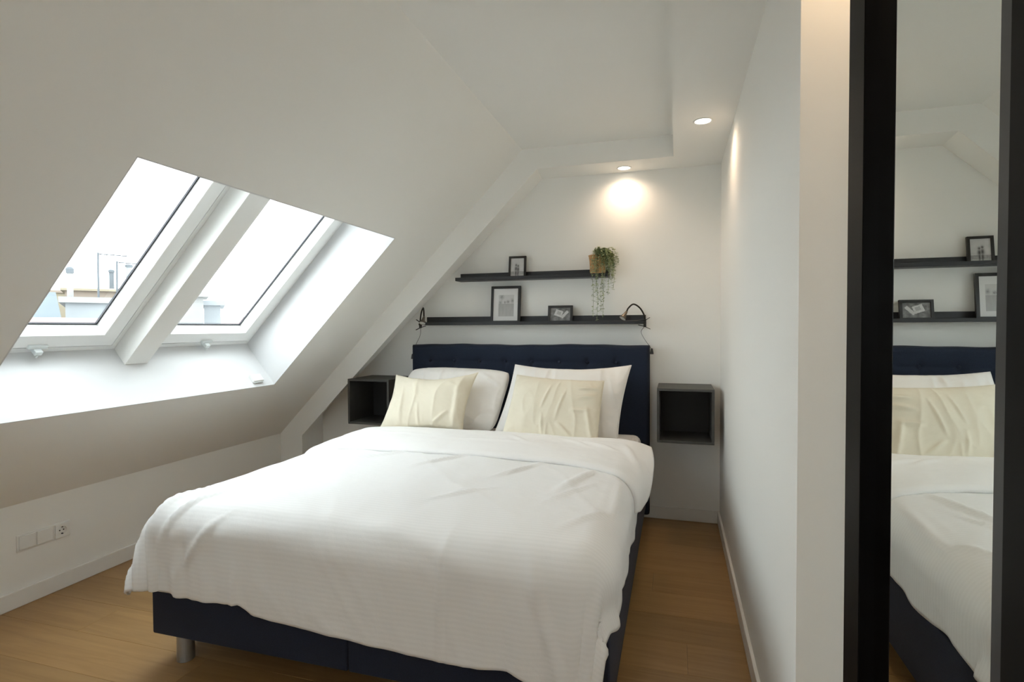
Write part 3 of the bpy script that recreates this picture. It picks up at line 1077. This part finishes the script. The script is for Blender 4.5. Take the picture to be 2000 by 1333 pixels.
pillow('cushion', 0.60, 0.43, 0.16, M['cream'], 'cream cushion with eared corners leaning beside the open black cube nearest the roof slope', 'cushion', GC,
       (-1.598, 3.31, 0.655), R(27), R(2.5), R(5), 9.0, ears=0.07, sag=0.02, shear=0.075, wr=1.4,
       folds=(((-0.16, -0.19), (-0.17, 0.10), 0.010, 0.008), ((-0.03, -0.2), (-0.05, -0.02), 0.009, 0.008), ((0.06, -0.17), (0.16, -0.08), 0.010, 0.010),
              ((0.20, -0.2), (0.23, 0.15), 0.016, 0.012), ((-0.10, 0.16), (-0.06, 0.02), 0.012, 0.005)))
pillow('cushion', 0.615, 0.435, 0.16, M['cream'], 'wrinkled cream cushion leaning on the taller white pillow', 'cushion', GC,
       (-0.748, 3.255, 0.650), R(28), R(-2.5), R(-4), 13.0, wr=1.4, ears=0.02, sag=0.006, taper=0.05,
       folds=(((-0.02, 0.14), (-0.06, -0.02), 0.008, 0.009), ((0.08, 0.12), (0.04, -0.08), 0.008, 0.010), ((-0.05, -0.05), (-0.03, -0.2), 0.009, 0.009),
              ((0.05, -0.10), (0.16, -0.18), 0.010, 0.012), ((0.22, 0.02), (0.28, -0.19), 0.012, 0.016), ((0.14, 0.06), (0.27, 0.10), 0.012, 0.012),
              ((0.15, 0.13), (0.27, 0.15), 0.010, 0.010), ((0.12, -0.02), (0.24, 0.0), 0.012, 0.010)))


# ================================================================== CUBE NIGHTSTANDS
def cube(x0, x1, y0, y1, z0, z1, label):
    t = thing('wall_cube', ((x0 + x1) / 2, y1, z0), label, 'nightstand', 'open wall cubes beside the bed')
    th = 0.016
    box('top_panel', x0, x1, y0, y1, z1 - th, z1, M['anthracite'], t, 0.0012, 1)
    box('bottom_panel', x0, x1, y0, y1, z0, z0 + th, M['anthracite'], t, 0.0012, 1)
    box('side_panel', x0, x0 + th, y0 + 0.0002, y1, z0 + th, z1 - th, M['anthracite'], t)
    box('side_panel', x1 - th, x1, y0 + 0.0002, y1, z0 + th, z1 - th, M['anthracite'], t)
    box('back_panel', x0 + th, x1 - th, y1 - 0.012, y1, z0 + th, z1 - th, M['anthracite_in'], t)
    return t


cube(-0.1127, 0.2373, 3.641, D, 0.612, 0.962, 'dark grey open cube on the wall between bed and side wall')
cube(-2.398, -2.048, 3.641, D, 0.628, 0.972, 'dark grey open cube on the wall under the sloping bulkhead')


# ================================================================== PICTURE LEDGES
def ledge(x0, x1, zb, lip, back, label):
    t = thing('picture_ledge', ((x0 + x1) / 2, D, zb), label, 'shelf', 'black picture ledges over the bed')
    yf = D - 0.12
    box('base_board', x0, x1, yf + 0.010, D - 0.012, zb, zb + 0.012, M['black_shelf'], t)
    box('back_board', x0, x1, D - 0.012, D, zb, zb + back, M['black_shelf'], t, 0.001, 1)
    box('front_lip', x0, x1, yf, yf + 0.010, zb, zb + lip, M['black_shelf'], t, 0.001, 1)
    return t


ledge(-1.605, -0.455, 1.714, 0.025, 0.063, 'upper black picture ledge holding a small frame and the plant')
ledge(-1.895, -0.200, 1.379, 0.024, 0.065, 'longer lower black picture ledge with clamp lamps at its ends')


# ================================================================== PICTURE FRAMES
def painted_print(name, w, h, nx, ny, fn, mtx, parent):
    """flat print; picture written into a colour attribute from fn(u, v) -> grey"""
    me = bpy.data.meshes.new(name)
    vs = [((i / nx - 0.5) * w, (j / ny) * h, 0.0) for j in range(ny + 1) for i in range(nx + 1)]
    fs = [(j * (nx + 1) + i, j * (nx + 1) + i + 1, (j + 1) * (nx + 1) + i + 1, (j + 1) * (nx + 1) + i) for j in range(ny) for i in range(nx)]
    me.from_pydata([tuple(mtx @ Vector(v)) for v in vs], [], fs)
    at = me.color_attributes.new('print', 'FLOAT_COLOR', 'CORNER')
    cols = []
    for j in range(ny):
        for i in range(nx):
            c = fn((i + 0.5) / nx, (j + 0.5) / ny)
            c = (c, c, c) if not isinstance(c, tuple) else c
            cols += [c[0], c[1], c[2], 1.0] * 4
    at.data.foreach_set('color', cols)
    return link(name, me, M['print'], parent)


def photo_frame(xc, w, h, fw, zbase, ybase, lean, yawz, label, fn, nx, ny, mat_w=0.0):
    """a frame standing on a ledge, leaning back; base at front lower edge"""
    t = thing('framed_photo', (xc, ybase, zbase), label, 'picture frame', 'black picture frames on the ledges')
    mtx = Matrix.Translation((xc, ybase, zbase)) @ Matrix.Rotation(yawz, 4, 'Z') @ Matrix.Rotation(R(90) - lean, 4, 'X')
    bm = bmesh.new()
    dp = 0.018
    for (a0, a1, b0, b1) in ((-w / 2, w / 2, 0, fw), (-w / 2, w / 2, h - fw, h), (-w / 2, -w / 2 + fw, fw, h - fw), (w / 2 - fw, w / 2, fw, h - fw)):
        vs = add_box(bm, a0, a1, b0, b1, -dp, 0)
    bmesh.ops.transform(bm, matrix=mtx, verts=list(bm.verts))
    obj('moulding', bm, M['black_frame'], t)
    bm = bmesh.new()
    add_box(bm, -w / 2 + 0.003, w / 2 - 0.003, 0.003, h - 0.003, -dp + 0.002, -0.010)
    bmesh.ops.transform(bm, matrix=mtx, verts=list(bm.verts))
    obj('backing', bm, M['black_frame'], t)
    pm = mtx @ Matrix.Translation((0, fw, -0.0075))
    painted_print('print', w - 2 * fw, h - 2 * fw, nx, ny, fn, pm, t)
    return t


def blob(u, v, cu_, cv_, ru, rv):
    return math.exp(-(((u - cu_) / ru) ** 2 + ((v - cv_) / rv) ** 2))


def art_couple(u, v):
    g_ = 0.62 - 0.06 * v + 0.05 * fbm(u * 5, v * 5, 3, 2)
    if v < 0.28:
        g_ = 0.36 + 0.12 * fbm(u * 9, v * 9, 5, 2)
    if v < 0.10:
        g_ = 0.50 + 0.1 * fbm(u * 9, v * 9, 5, 2)
    k = 0
    for (c, s_) in ((0.40, 1.0), (0.55, 0.92)):
        k = max(k, blob(u, v, c, 0.60 * s_ + 0.02, 0.075, 0.07), blob(u, v, c, 0.42 * s_, 0.095, 0.16), blob(u, v, c, 0.18, 0.05, 0.20))
    return max(0.03, g_ * (1 - k) + 0.05 * k)


def art_trees(u, v):
    # white mat border, grey photograph of a field under bare trees
    if u < 0.20 or u > 0.83 or v < 0.13 or v > 0.80:
        return 0.72
    a, b = (u - 0.20) / 0.63, (v - 0.13) / 0.67
    g_ = 0.62 - 0.05 * b
    if b < 0.60:
        g_ = 0.34 + 0.10 * (1 - b) + 0.04 * fbm(u * 14, v * 4, 2, 3)
    k = 0
    for (c, hh, ru, rv) in ((0.22, 0.92, 0.12, 0.10), (0.12, 0.66, 0.08, 0.07), (0.42, 0.66, 0.06, 0.06), (0.62, 0.69, 0.10, 0.07), (0.90, 0.73, 0.09, 0.09)):
        k = max(k, blob(a, b, c, hh, ru, rv) * (0.75 + 0.5 * fbm(a * 20, b * 20, 1, 2)))
    if abs(a - 0.22) < 0.02 and 0.6 < b < 0.9:
        k = max(k, 0.5)
    return max(0.05, g_ * (1 - min(1, k)) + 0.16 * min(1, k))


def art_papers(u, v):
    g_ = 0.20 + 0.10 * fbm(u * 6, v * 5, 9, 3) - 0.05 * v

    def quad(cx, cy, hw, hh, an):
        dx_, dy_ = (u - cx) * 1.5, v - cy
        x_ = dx_ * math.cos(an) + dy_ * math.sin(an)
        y_ = -dx_ * math.sin(an) + dy_ * math.cos(an)
        return abs(x_) < hw and abs(y_) < hh
    if quad(0.42, 0.58, 0.28, 0.24, -0.35):
        g_ = 0.58 + 0.1 * fbm(u * 12, v * 12, 2, 2)
    if quad(0.44, 0.60, 0.15, 0.12, -0.35):
        g_ = 0.38
    if quad(0.72, 0.48, 0.10, 0.34, -0.75):
        g_ = 0.55 + 0.08 * fbm(u * 12, v * 12, 6, 2)
    return max(0.04, g_)


YL = D - 0.075
photo_frame(-1.130, 0.132, 0.168, 0.015, 1.7265, YL, R(9), R(3), 'small upright black frame with a photo of two people, on the upper ledge', art_couple, 36, 48)
photo_frame(-1.222, 0.228, 0.282, 0.019, 1.3915, YL - 0.008, R(7), R(2), 'large black frame with white mat and misty tree photograph', art_trees, 54, 66)
photo_frame(-0.805, 0.182, 0.128, 0.016, 1.3915, YL - 0.006, R(9), R(0), 'small landscape black frame with a grey photo of papers', art_papers, 54, 38)

# ================================================================== HANGING PLANT
px, py, pz = -0.532, D - 0.067, 1.7265
plant = thing('potted_plant', (px, py, pz), 'trailing green plant in a brown woven basket pot on the ledge end', 'plant')
bm = bmesh.new()
prof = [(0, 0), (0.046, 0), (0.050, 0.004), (0.056, 0.030), (0.0555, 0.06), (0.058, 0.10), (0.064, 0.136), (0.067, 0.142), (0.063, 0.144), (0.056, 0.135), (0.052, 0.118), (0, 0.118)]
add_lathe(bm, prof, 36, (px, py, pz))
obj('woven_pot', bm, M['basket'], plant, smooth=True)
bm = bmesh.new()
add_lathe(bm, [(0, 0.127), (0.03, 0.126), (0.0535, 0.1195), (0, 0.1192)], 24, (px, py, pz))
obj('soil', bm, M['soil'], plant)


def leafset(bm, pts, dens, size, rr):
    L = 0
    for a, b in zip(pts, pts[1:]):
        seg = (b - a).length
        L += seg
        while L > dens:
            L -= dens
            p = a.lerp(b, rr.random())
            for sgn in (1, -1):
                az = rr.uniform(0, 2 * PI)
                dirv = Vector((math.cos(az), math.sin(az), rr.uniform(-0.7, 0.35))).normalized()
                s = size * rr.uniform(0.7, 1.3)
                sidev = dirv.cross(Vector((rr.uniform(-.3, .3), rr.uniform(-.3, .3), 1))).normalized() * s * 0.36
                nrm = sidev.cross(dirv).normalized() * s * 0.12
                v = [bm.verts.new(p), bm.verts.new(p + dirv * s * 0.5 + sidev + nrm), bm.verts.new(p + dirv * s), bm.verts.new(p + dirv * s * 0.5 - sidev + nrm)]
                bm.faces.new((v[0], v[1], v[2])); bm.faces.new((v[0], v[2], v[3]))


rr = random.Random(5)
ymin_wall = D - 0.006
strands = []
# long hanging strands: (angle round the pot, reach, end x offset, end z)
for (ex_, ey_, ez) in ((-0.030, -0.100, 1.435), (-0.005, -0.105, 1.405), (0.020, -0.098, 1.53), (0.038, -0.082, 1.425), (0.050, -0.095, 1.47),
                       (0.085, -0.06, 1.585), (0.105, -0.03, 1.62), (0.065, -0.085, 1.56), (0.0, -0.110, 1.60), (0.095, -0.07, 1.66), (0.12, -0.02, 1.70)):
    n_ = math.hypot(ex_, ey_)
    rim = Vector((px + ex_ / n_ * 0.064, py + ey_ / n_ * 0.064, pz + 0.158))
    start = Vector((px + rr.uniform(-.02, .03), py + rr.uniform(-.02, .02), pz + 0.125))
    outp = Vector((px + ex_, py + ey_, pz + 0.06))
    endp = Vector((px + ex_ + rr.uniform(-.015, .015), py + ey_ + rr.uniform(-.008, .008), ez))
    mid = (outp + endp) / 2 + Vector((rr.uniform(-.014, .014), rr.uniform(-.008, .008), 0))
    strands.append((spline([start, (start + rim) / 2 + Vector((0, 0, 0.035)), rim, outp, mid, endp], 6), 0.0135, 0.0155))
# bushy crown over the right side
for k in range(38):
    az = rr.uniform(-2.3, 1.0)
    rch = rr.uniform(0.03, 0.085)
    ex_, ey_ = math.cos(az) * rch + 0.018, math.sin(az) * rch * 0.75
    if py + ey_ > D - 0.02:
        ey_ = D - 0.02 - py
    start = Vector((px + rr.uniform(-.02, .035), py + rr.uniform(-.025, .025), pz + 0.122))
    top = Vector((px + ex_ * 0.7 + 0.012, py + ey_ * 0.7, pz + 0.15 + rr.uniform(0.0, 0.045)))
    endp = Vector((px + ex_ * 1.25 + 0.012, py + ey_ * 1.2, pz + rr.uniform(0.0, 0.15)))
    endp.y = min(endp.y, D - 0.015)
    strands.append((spline([start, top, (top + endp) / 2 + Vector((ex_ * .15, ey_ * .15 if ey_ < 0 else 0, 0.02)), endp], 5), 0.0062, 0.0165))
for pts, dens, size in strands:
    bm = bmesh.new()
    add_tube(bm, pts, 0.0011, 4)
    leafset(bm, pts, dens, size, rr)
    for v in bm.verts:
        v.co.y = min(v.co.y, D - 0.003)
    o = obj('trailing_stem', bm, M['leaf'], plant)


# ================================================================== CLAMP LAMPS
def clamp_lamp(x, sgn, neck, head_dir, head_at, cord_pts, plug_at, label):
    """clip gripping the end of the lower ledge; sgn +1: handles point to +x"""
    zc_, yc_ = 1.3915, D - 0.125
    t = thing('clamp_lamp', (x, yc_, 1.375), label, 'lamp', 'black clamp reading lamps on the lower ledge')

    def bar(p0, p1, w, th, nm='jaw'):
        bm = bmesh.new()
        a, b = Vector(p0), Vector(p1)
        dv = (b - a).normalized()
        up = Vector((-dv.z, 0, dv.x)) * th / 2
        s = Vector((0, w / 2, 0))
        add_hexa(bm, [a - up - s, b - up - s, b - up + s, a - up + s, a + up - s, b + up - s, b + up + s, a + up + s])
        return obj(nm, bm, M['black_metal'], t, bevel=0.001, segs=1)
    # two jaws crossing at the pivot: they pinch the ledge's front lip from above and below
    pv = Vector((x + sgn * 0.020, yc_, 1.385))
    bar((x - sgn * 0.022, yc_, 1.4065), (pv.x + sgn * 0.002, yc_, 1.404), 0.020, 0.005)
    bar((pv.x - sgn * 0.004, yc_, 1.398), (x + sgn * 0.055, yc_, 1.424), 0.018, 0.004, 'grip')
    bar((x - sgn * 0.024, yc_, 1.373), (pv.x, yc_, 1.362), 0.020, 0.005)
    bar((pv.x - sgn * 0.004, yc_, 1.363), (x + sgn * 0.058, yc_, 1.343), 0.018, 0.004, 'grip')
    bm = bmesh.new()
    add_tube(bm, [(pv.x, yc_ - 0.012, 1.386), (pv.x, yc_ + 0.012, 1.386)], 0.011, 14)
    add_box(bm, pv.x - 0.008, pv.x + 0.010, yc_ - 0.009, yc_ + 0.009, 1.358, 1.412)
    obj('clip_body', bm, M['black_metal'], t, bevel=0.0015, segs=1)
    bm = bmesh.new()
    add_tube(bm, spline(neck, 10), 0.0055, 10)
    obj('gooseneck', bm, M['black_metal'], t, smooth=True)
    hd = Vector(head_dir).normalized()
    hp = Vector(head_at)
    bm = bmesh.new()
    add_lathe(bm, [(0.0, -0.006), (0.008, -0.005), (0.0095, 0.006), (0.012, 0.022), (0.021, 0.044), (0.0245, 0.055), (0.0235, 0.0555), (0.0195, 0.045), (0.0, 0.040)], 24, hp, hd)
    hdo = obj('lamp_head', bm, M['bronze'], t, smooth=True)
    bm = bmesh.new()
    add_lathe(bm, [(0.0, 0.0515), (0.018, 0.0515), (0.0228, 0.0525), (0.0215, 0.047), (0, 0.047)], 24, hp, hd)
    obj('lamp_lens', bm, M['lamp_glass'], hdo, smooth=True)
    bm = bmesh.new()
    add_tube(bm, spline(cord_pts, 8), 0.0017, 6)
    cd = obj('cord', bm, M['cord'], t, smooth=True)
    if plug_at:
        bm = bmesh.new()
        x_, y_, z_ = plug_at
        add_hexa(bm, [(x_ - .013, y_ - .009, z_ - .020), (x_ + .013, y_ - .009, z_ - .020), (x_ + .013, y_ + .009, z_ - .020), (x_ - .013, y_ + .009, z_ - .020),
                      (x_ - .007, y_ - .007, z_ + .020), (x_ + .007, y_ - .007, z_ + .020), (x_ + .007, y_ + .007, z_ + .020), (x_ - .007, y_ + .007, z_ + .020)])
        obj('inline_switch', bm, M['cord'], cd, bevel=0.002, segs=1)
    return t


yl = D - 0.125
clamp_lamp(-0.222, 1, [(-0.203, yl, 1.405), (-0.206, yl - 0.004, 1.44), (-0.235, yl - 0.012, 1.490), (-0.276, yl - 0.022, 1.515), (-0.308, yl - 0.035, 1.490), (-0.322, yl - 0.040, 1.462)],
           (-0.45, -0.42, -0.80), (-0.323, yl - 0.041, 1.460),
           [(-0.205, yl, 1.360), (-0.226, yl + 0.004, 1.325), (-0.205, yl + 0.02, 1.275), (-0.170, yl + 0.025, 1.225), (-0.158, yl + 0.025, 1.205)], (-0.156, yl + 0.026, 1.190),
           'black gooseneck clamp lamp clipped to the lower ledge end near the plant')
clamp_lamp(-1.876, -1, [(-1.897, yl, 1.405), (-1.893, yl - 0.006, 1.43), (-1.876, yl - 0.022, 1.480), (-1.848, yl - 0.050, 1.512), (-1.826, yl - 0.085, 1.490), (-1.815, yl - 0.105, 1.455), (-1.812, yl - 0.112, 1.436)],
           (0.02, -0.55, -0.83), (-1.812, yl - 0.112, 1.438),
           [(-1.895, yl, 1.360), (-1.897, yl + 0.003, 1.325), (-1.915, yl + 0.02, 1.285), (-1.945, yl + 0.03, 1.240), (-1.973, yl + 0.03, 1.17), (-1.978, yl + 0.04, 1.0), (-1.978, yl + 0.04, 0.75)], (-1.981, yl + 0.035, 1.135),
           'black gooseneck clamp lamp bending forward at the ledge end under the bulkhead')

# ================================================================== SOCKET STRIP ON THE KNEE WALL
t = thing('socket_strip', (XK, 1.967, 0.31), 'white three-gang plate with one round power socket on the knee wall', 'power socket')
bm = bmesh.new()
add_box(bm, XK, XK + 0.007, 1.845, 2.090, 0.268, 0.350)
obj('cover_plate', bm, M['plastic'], t, bevel=0.002)
for k in range(2):
    box('blank_insert', XK + 0.007, XK + 0.013, 1.853 + k * 0.0785, 1.925 + k * 0.0785, 0.276, 0.342, M['plastic'], t, 0.0012, 1)
bm = bmesh.new()
yc, zc = 2.0485, 0.309
n = 40
sq = [(0.034 * max(-1, min(1, 1.45 * math.cos(2 * PI * k / n))), 0.034 * max(-1, min(1, 1.45 * math.sin(2 * PI * k / n)))) for k in range(n)]
rings = [[bm.verts.new((XK + 0.0068, yc + a, zc + b)) for a, b in sq],
         [bm.verts.new((XK + 0.016, yc + a, zc + b)) for a, b in sq],
         [bm.verts.new((XK + 0.016, yc + 0.0205 * math.cos(2 * PI * k / n), zc + 0.0205 * math.sin(2 * PI * k / n))) for k in range(n)],
         [bm.verts.new((XK + 0.0074, yc + 0.0195 * math.cos(2 * PI * k / n), zc + 0.0195 * math.sin(2 * PI * k / n))) for k in range(n)]]
for a, b in zip(rings, rings[1:]):
    for k in range(n):
        bm.faces.new((a[k], a[(k + 1) % n], b[(k + 1) % n], b[k]))
bm.faces.new(rings[-1])
so_ = obj('socket_insert', bm, M['plastic'], t)
for s in (-1, 1):
    bm = bmesh.new()
    add_tube(bm, [(XK + 0.007, yc + s * 0.0095, zc), (XK + 0.0078, yc + s * 0.0095, zc)], 0.0035, 12)
    obj('pin_hole', bm, M['hole'], so_)
    box('earth_clip', XK + 0.0074, XK + 0.015, yc - 0.003, yc + 0.003, zc + s * 0.0175 - 0.0025, zc + s * 0.0175 + 0.0025, M['hole'], so_)

# ================================================================== MIRROR
MX = XR + 0.010              # glass plane
t = thing('wall_mirror', (MX, 0.79, 0.0), 'tall mirror with wide black frame reflecting the bed', 'mirror')
yN0, yN1, yF0, yF1 = 0.500, 0.597, 0.993, 1.073
zt, zb = 2.28, 0.0
P_ = 0.022
bm = bmesh.new()
add_box(bm, MX - P_, MX + 0.030, yF0, yF1, zb, zt)
obj('frame_stile', bm, M['black_lacquer'], t, bevel=0.0015, segs=1)
bm = bmesh.new()
add_box(bm, MX - P_, MX + 0.030, yN0, yN1, zb, zt)
obj('frame_stile', bm, M['black_lacquer'], t, bevel=0.0015, segs=1)
box('frame_rail', MX - P_, MX + 0.030, yN1, yF0, zt - 0.09, zt, M['black_lacquer'], t, 0.0015, 1)
box('frame_rail', MX - P_, MX + 0.030, yN1, yF0, zb, zb + 0.09, M['black_lacquer'], t, 0.0015, 1)
box('inner_edge', MX - P_ + 0.002, MX + 0.02, yN1, yN1 + 0.019, 0.09, zt - 0.09, M['black_lip'], t)
box('mirror_glass', MX, MX + 0.006, yN1 + 0.019, yF0, 0.09, zt - 0.09, M['mirror'], t)
box('backing', MX + 0.008, MX + 0.030, yN1 + 0.001, yF0 - 0.001, 0.09, zt - 0.09, M['black_lacquer'], t)

# ================================================================== THE TOWN OUTSIDE
struct(box('ground_street', -120, -4.5, -60, 120, -15.2, -15.0, M['e_ground']))


def building(name, R_az, dist, w, dep, ztop, mats, label, cat='building', roof=None, windows=0, zbot=-15.0, rise=0.3):
    """block facing the room; R_az: azimuth in degrees from +Y towards -X"""
    az = R(R_az)
    c = Vector((-math.sin(az) * dist, math.cos(az) * dist, 0))
    rz = az
    t = thing(name, (c.x, c.y, zbot), label, cat)
    mx_ = Matrix.Translation(c) @ Matrix.Rotation(rz, 4, 'Z')

    def part(nm, bx, mat, parent=t, bev=0.0):
        bm = bmesh.new()
        add_box(bm, *bx)
        bmesh.ops.transform(bm, matrix=mx_, verts=list(bm.verts))
        return obj(nm, bm, mat, parent, bevel=bev)
    wl = part('walls', (-w / 2, w / 2, 0, dep, zbot, ztop), mats[0])
    if roof == 'flat':
        part('coping', (-w / 2 - 0.08, w / 2 + 0.08, -0.08, dep + 0.08, ztop, ztop + 0.09), mats[1])
    elif roof == 'shed':
        bm = bmesh.new()
        add_hexa(bm, [(-w / 2 - .1, -.15, ztop), (w / 2 + .1, -.15, ztop), (w / 2 + .1, dep, ztop), (-w / 2 - .1, dep, ztop),
                      (-w / 2 - .1, -.15, ztop + .06), (w / 2 + .1, -.15, ztop + .06), (w / 2 + .1, dep, ztop + rise), (-w / 2 - .1, dep, ztop + rise)])
        bmesh.ops.transform(bm, matrix=mx_, verts=list(bm.verts))
        obj('tiled_roof', bm, mats[1], t)
    elif roof == 'mansard':
        bm = bmesh.new()
        add_hexa(bm, [(-w / 2, 0, ztop), (w / 2, 0, ztop), (w / 2, dep, ztop), (-w / 2, dep, ztop),
                      (-w / 2 + .3, .55, ztop + .75), (w / 2 - .1, .55, ztop + .75), (w / 2 - .1, dep, ztop + .75), (-w / 2 + .3, dep, ztop + .75)])
        bmesh.ops.transform(bm, matrix=mx_, verts=list(bm.verts))
        obj('slate_roof', bm, mats[1], t)
    for k in range(windows):
        xx = -w / 2 + (k + 0.5) * w / windows
        f = part('window', (xx - 0.16, xx + 0.16, -0.03, 0.02, ztop - 0.55, ztop - 0.15), M['e_white'], t)
        part('pane', (xx - 0.12, xx + 0.12, -0.04, -0.028, ztop - 0.51, ztop - 0.19), M['e_slate'], f)
    return t


def azi(x, y):
    return math.degrees(math.atan2(-x, y))


building('slate_roof_house', azi(-13.5, 8.58), 16.0, 0.9, 4, 1.48, (M['e_cream'], M['e_slate']), 'house with a steep blue grey slate roof seen through the roof window', roof='mansard')
building('cream_house', azi(-18.2, 12.35), 24.5, 1.45, 4, 2.63, (M['e_cream'], M['e_peach']), 'cream rendered house with a peach coping beyond the chimney flue', roof='flat')
building('low_red_roof_house', azi(-11.7, 7.70), 13.8, 1.0, 1.4, 1.32, (M['e_white'], M['e_red']), 'low house with a faded red roof in front of the cream house', roof='shed')
building('grey_firewall_house', 53.95, 11, 0.70, 4, 1.78, (M['e_grey'], M['e_white']), 'pale grey windowless firewall with white coping under the antennas', roof='flat')
building('peach_house', azi(-16.0, 12.0), 20.5, 1.9, 3, 2.50, (M['e_peach'], M['e_cream']), 'peach house with a low tiled roof behind the antennas', roof='shed')
building('near_terrace', azi(-7.52, 4.93), 9.2, 1.3, 1.2, 1.35, (M['e_white'], M['e_white']), 'white parapet of a terrace just across the street', roof='flat')
building('near_red_roof', azi(-6.63, 4.46), 7.6, 1.2, 0.9, 1.20, (M['e_peach'], M['e_red']), 'nearest faded red tiled roof below the white parapet', roof='shed')
building('white_firewall_house', azi(-8.1, 7.45), 11, 0.55, 0.9, 1.92, (M['e_white'], M['e_white']), 'tall plain white firewall right of the rafter', roof='flat')
building('grey_block_house', azi(-8.53, 8.45), 12.2, 0.285, 2, 1.82, (M['e_grey'], M['e_grey']), 'narrow grey block beside the plain white firewall', roof='flat')
building('far_red_roof_house', azi(-12.4, 13.08), 18, 1.1, 1.8, 1.45, (M['e_peach'], M['e_red']), 'distant house with a faded red roof past the grey block', roof='shed')
building('pale_terrace', azi(-6.32, 6.42), 9.2, 0.75, 1.0, 1.26, (M['e_white'], M['e_white']), 'pale low terrace in front of the distant red roof', roof='flat', windows=3)


def flue(x, y, r, z0, z1, label, mat, cap):
    t = thing('chimney_flue', (x, y, z0), label, 'chimney', 'chimneys outside')
    bm = bmesh.new()
    add_lathe(bm, [(0, z0), (r, z0), (r * 0.95, z1), (0, z1)], 16, (x, y, 0))
    obj('shaft', bm, mat, t)
    bm = bmesh.new()
    add_lathe(bm, [(0, z1), (r * 1.25, z1), (r * 1.3, z1 + 0.07), (r * 0.8, z1 + 0.10), (0, z1 + 0.10)], 16, (x, y, 0))
    obj('cap', bm, cap, t)


flue(-9.16, 6.31, 0.042, 1.86, 2.25, 'white chimney flue with a grey cap before the cream house', M['e_white'], M['e_metal'])
flue(-17.50, 13.33, 0.07, 2.55, 3.2, 'slim dark chimney pipe between the antenna masts', M['e_metal'], M['e_metal'])
flue(-17.21, 13.70, 0.09, 2.55, 3.4, 'stout grey chimney close to the window sash', M['e_grey'], M['e_metal'])


def antenna(x, y, z0, z1, boom, label):
    t = thing('antenna', (x, y, z0), label, 'antenna', 'roof antennas outside')
    bm = bmesh.new()
    add_tube(bm, [(x, y, z0), (x + 0.01, y, z1)], 0.016, 6)
    obj('mast', bm, M['e_metal'], t)
    bm = bmesh.new()
    dx_, dy_ = 0.55, 0.83
    add_tube(bm, [(x, y, z1 - 0.02), (x + dx_ * boom, y + dy_ * boom, z1 - 0.03)], 0.010, 6)
    for k in range(5):
        f_ = (k + 0.5) / 5 * boom
        cx, cy = x + dx_ * f_, y + dy_ * f_
        add_tube(bm, [(cx + dy_ * .1, cy - dx_ * .1, z1 - 0.025), (cx - dy_ * .1, cy + dx_ * .1, z1 - 0.025)], 0.007, 5)
    obj('yagi_boom', bm, M['e_metal'], t)


antenna(-9.66, 7.12, 1.865, 2.70, 0.45, 'thin television antenna mast taller of the two')
antenna(-9.50, 7.33, 1.865, 2.57, 0.50, 'thin television antenna mast nearer the window sash')
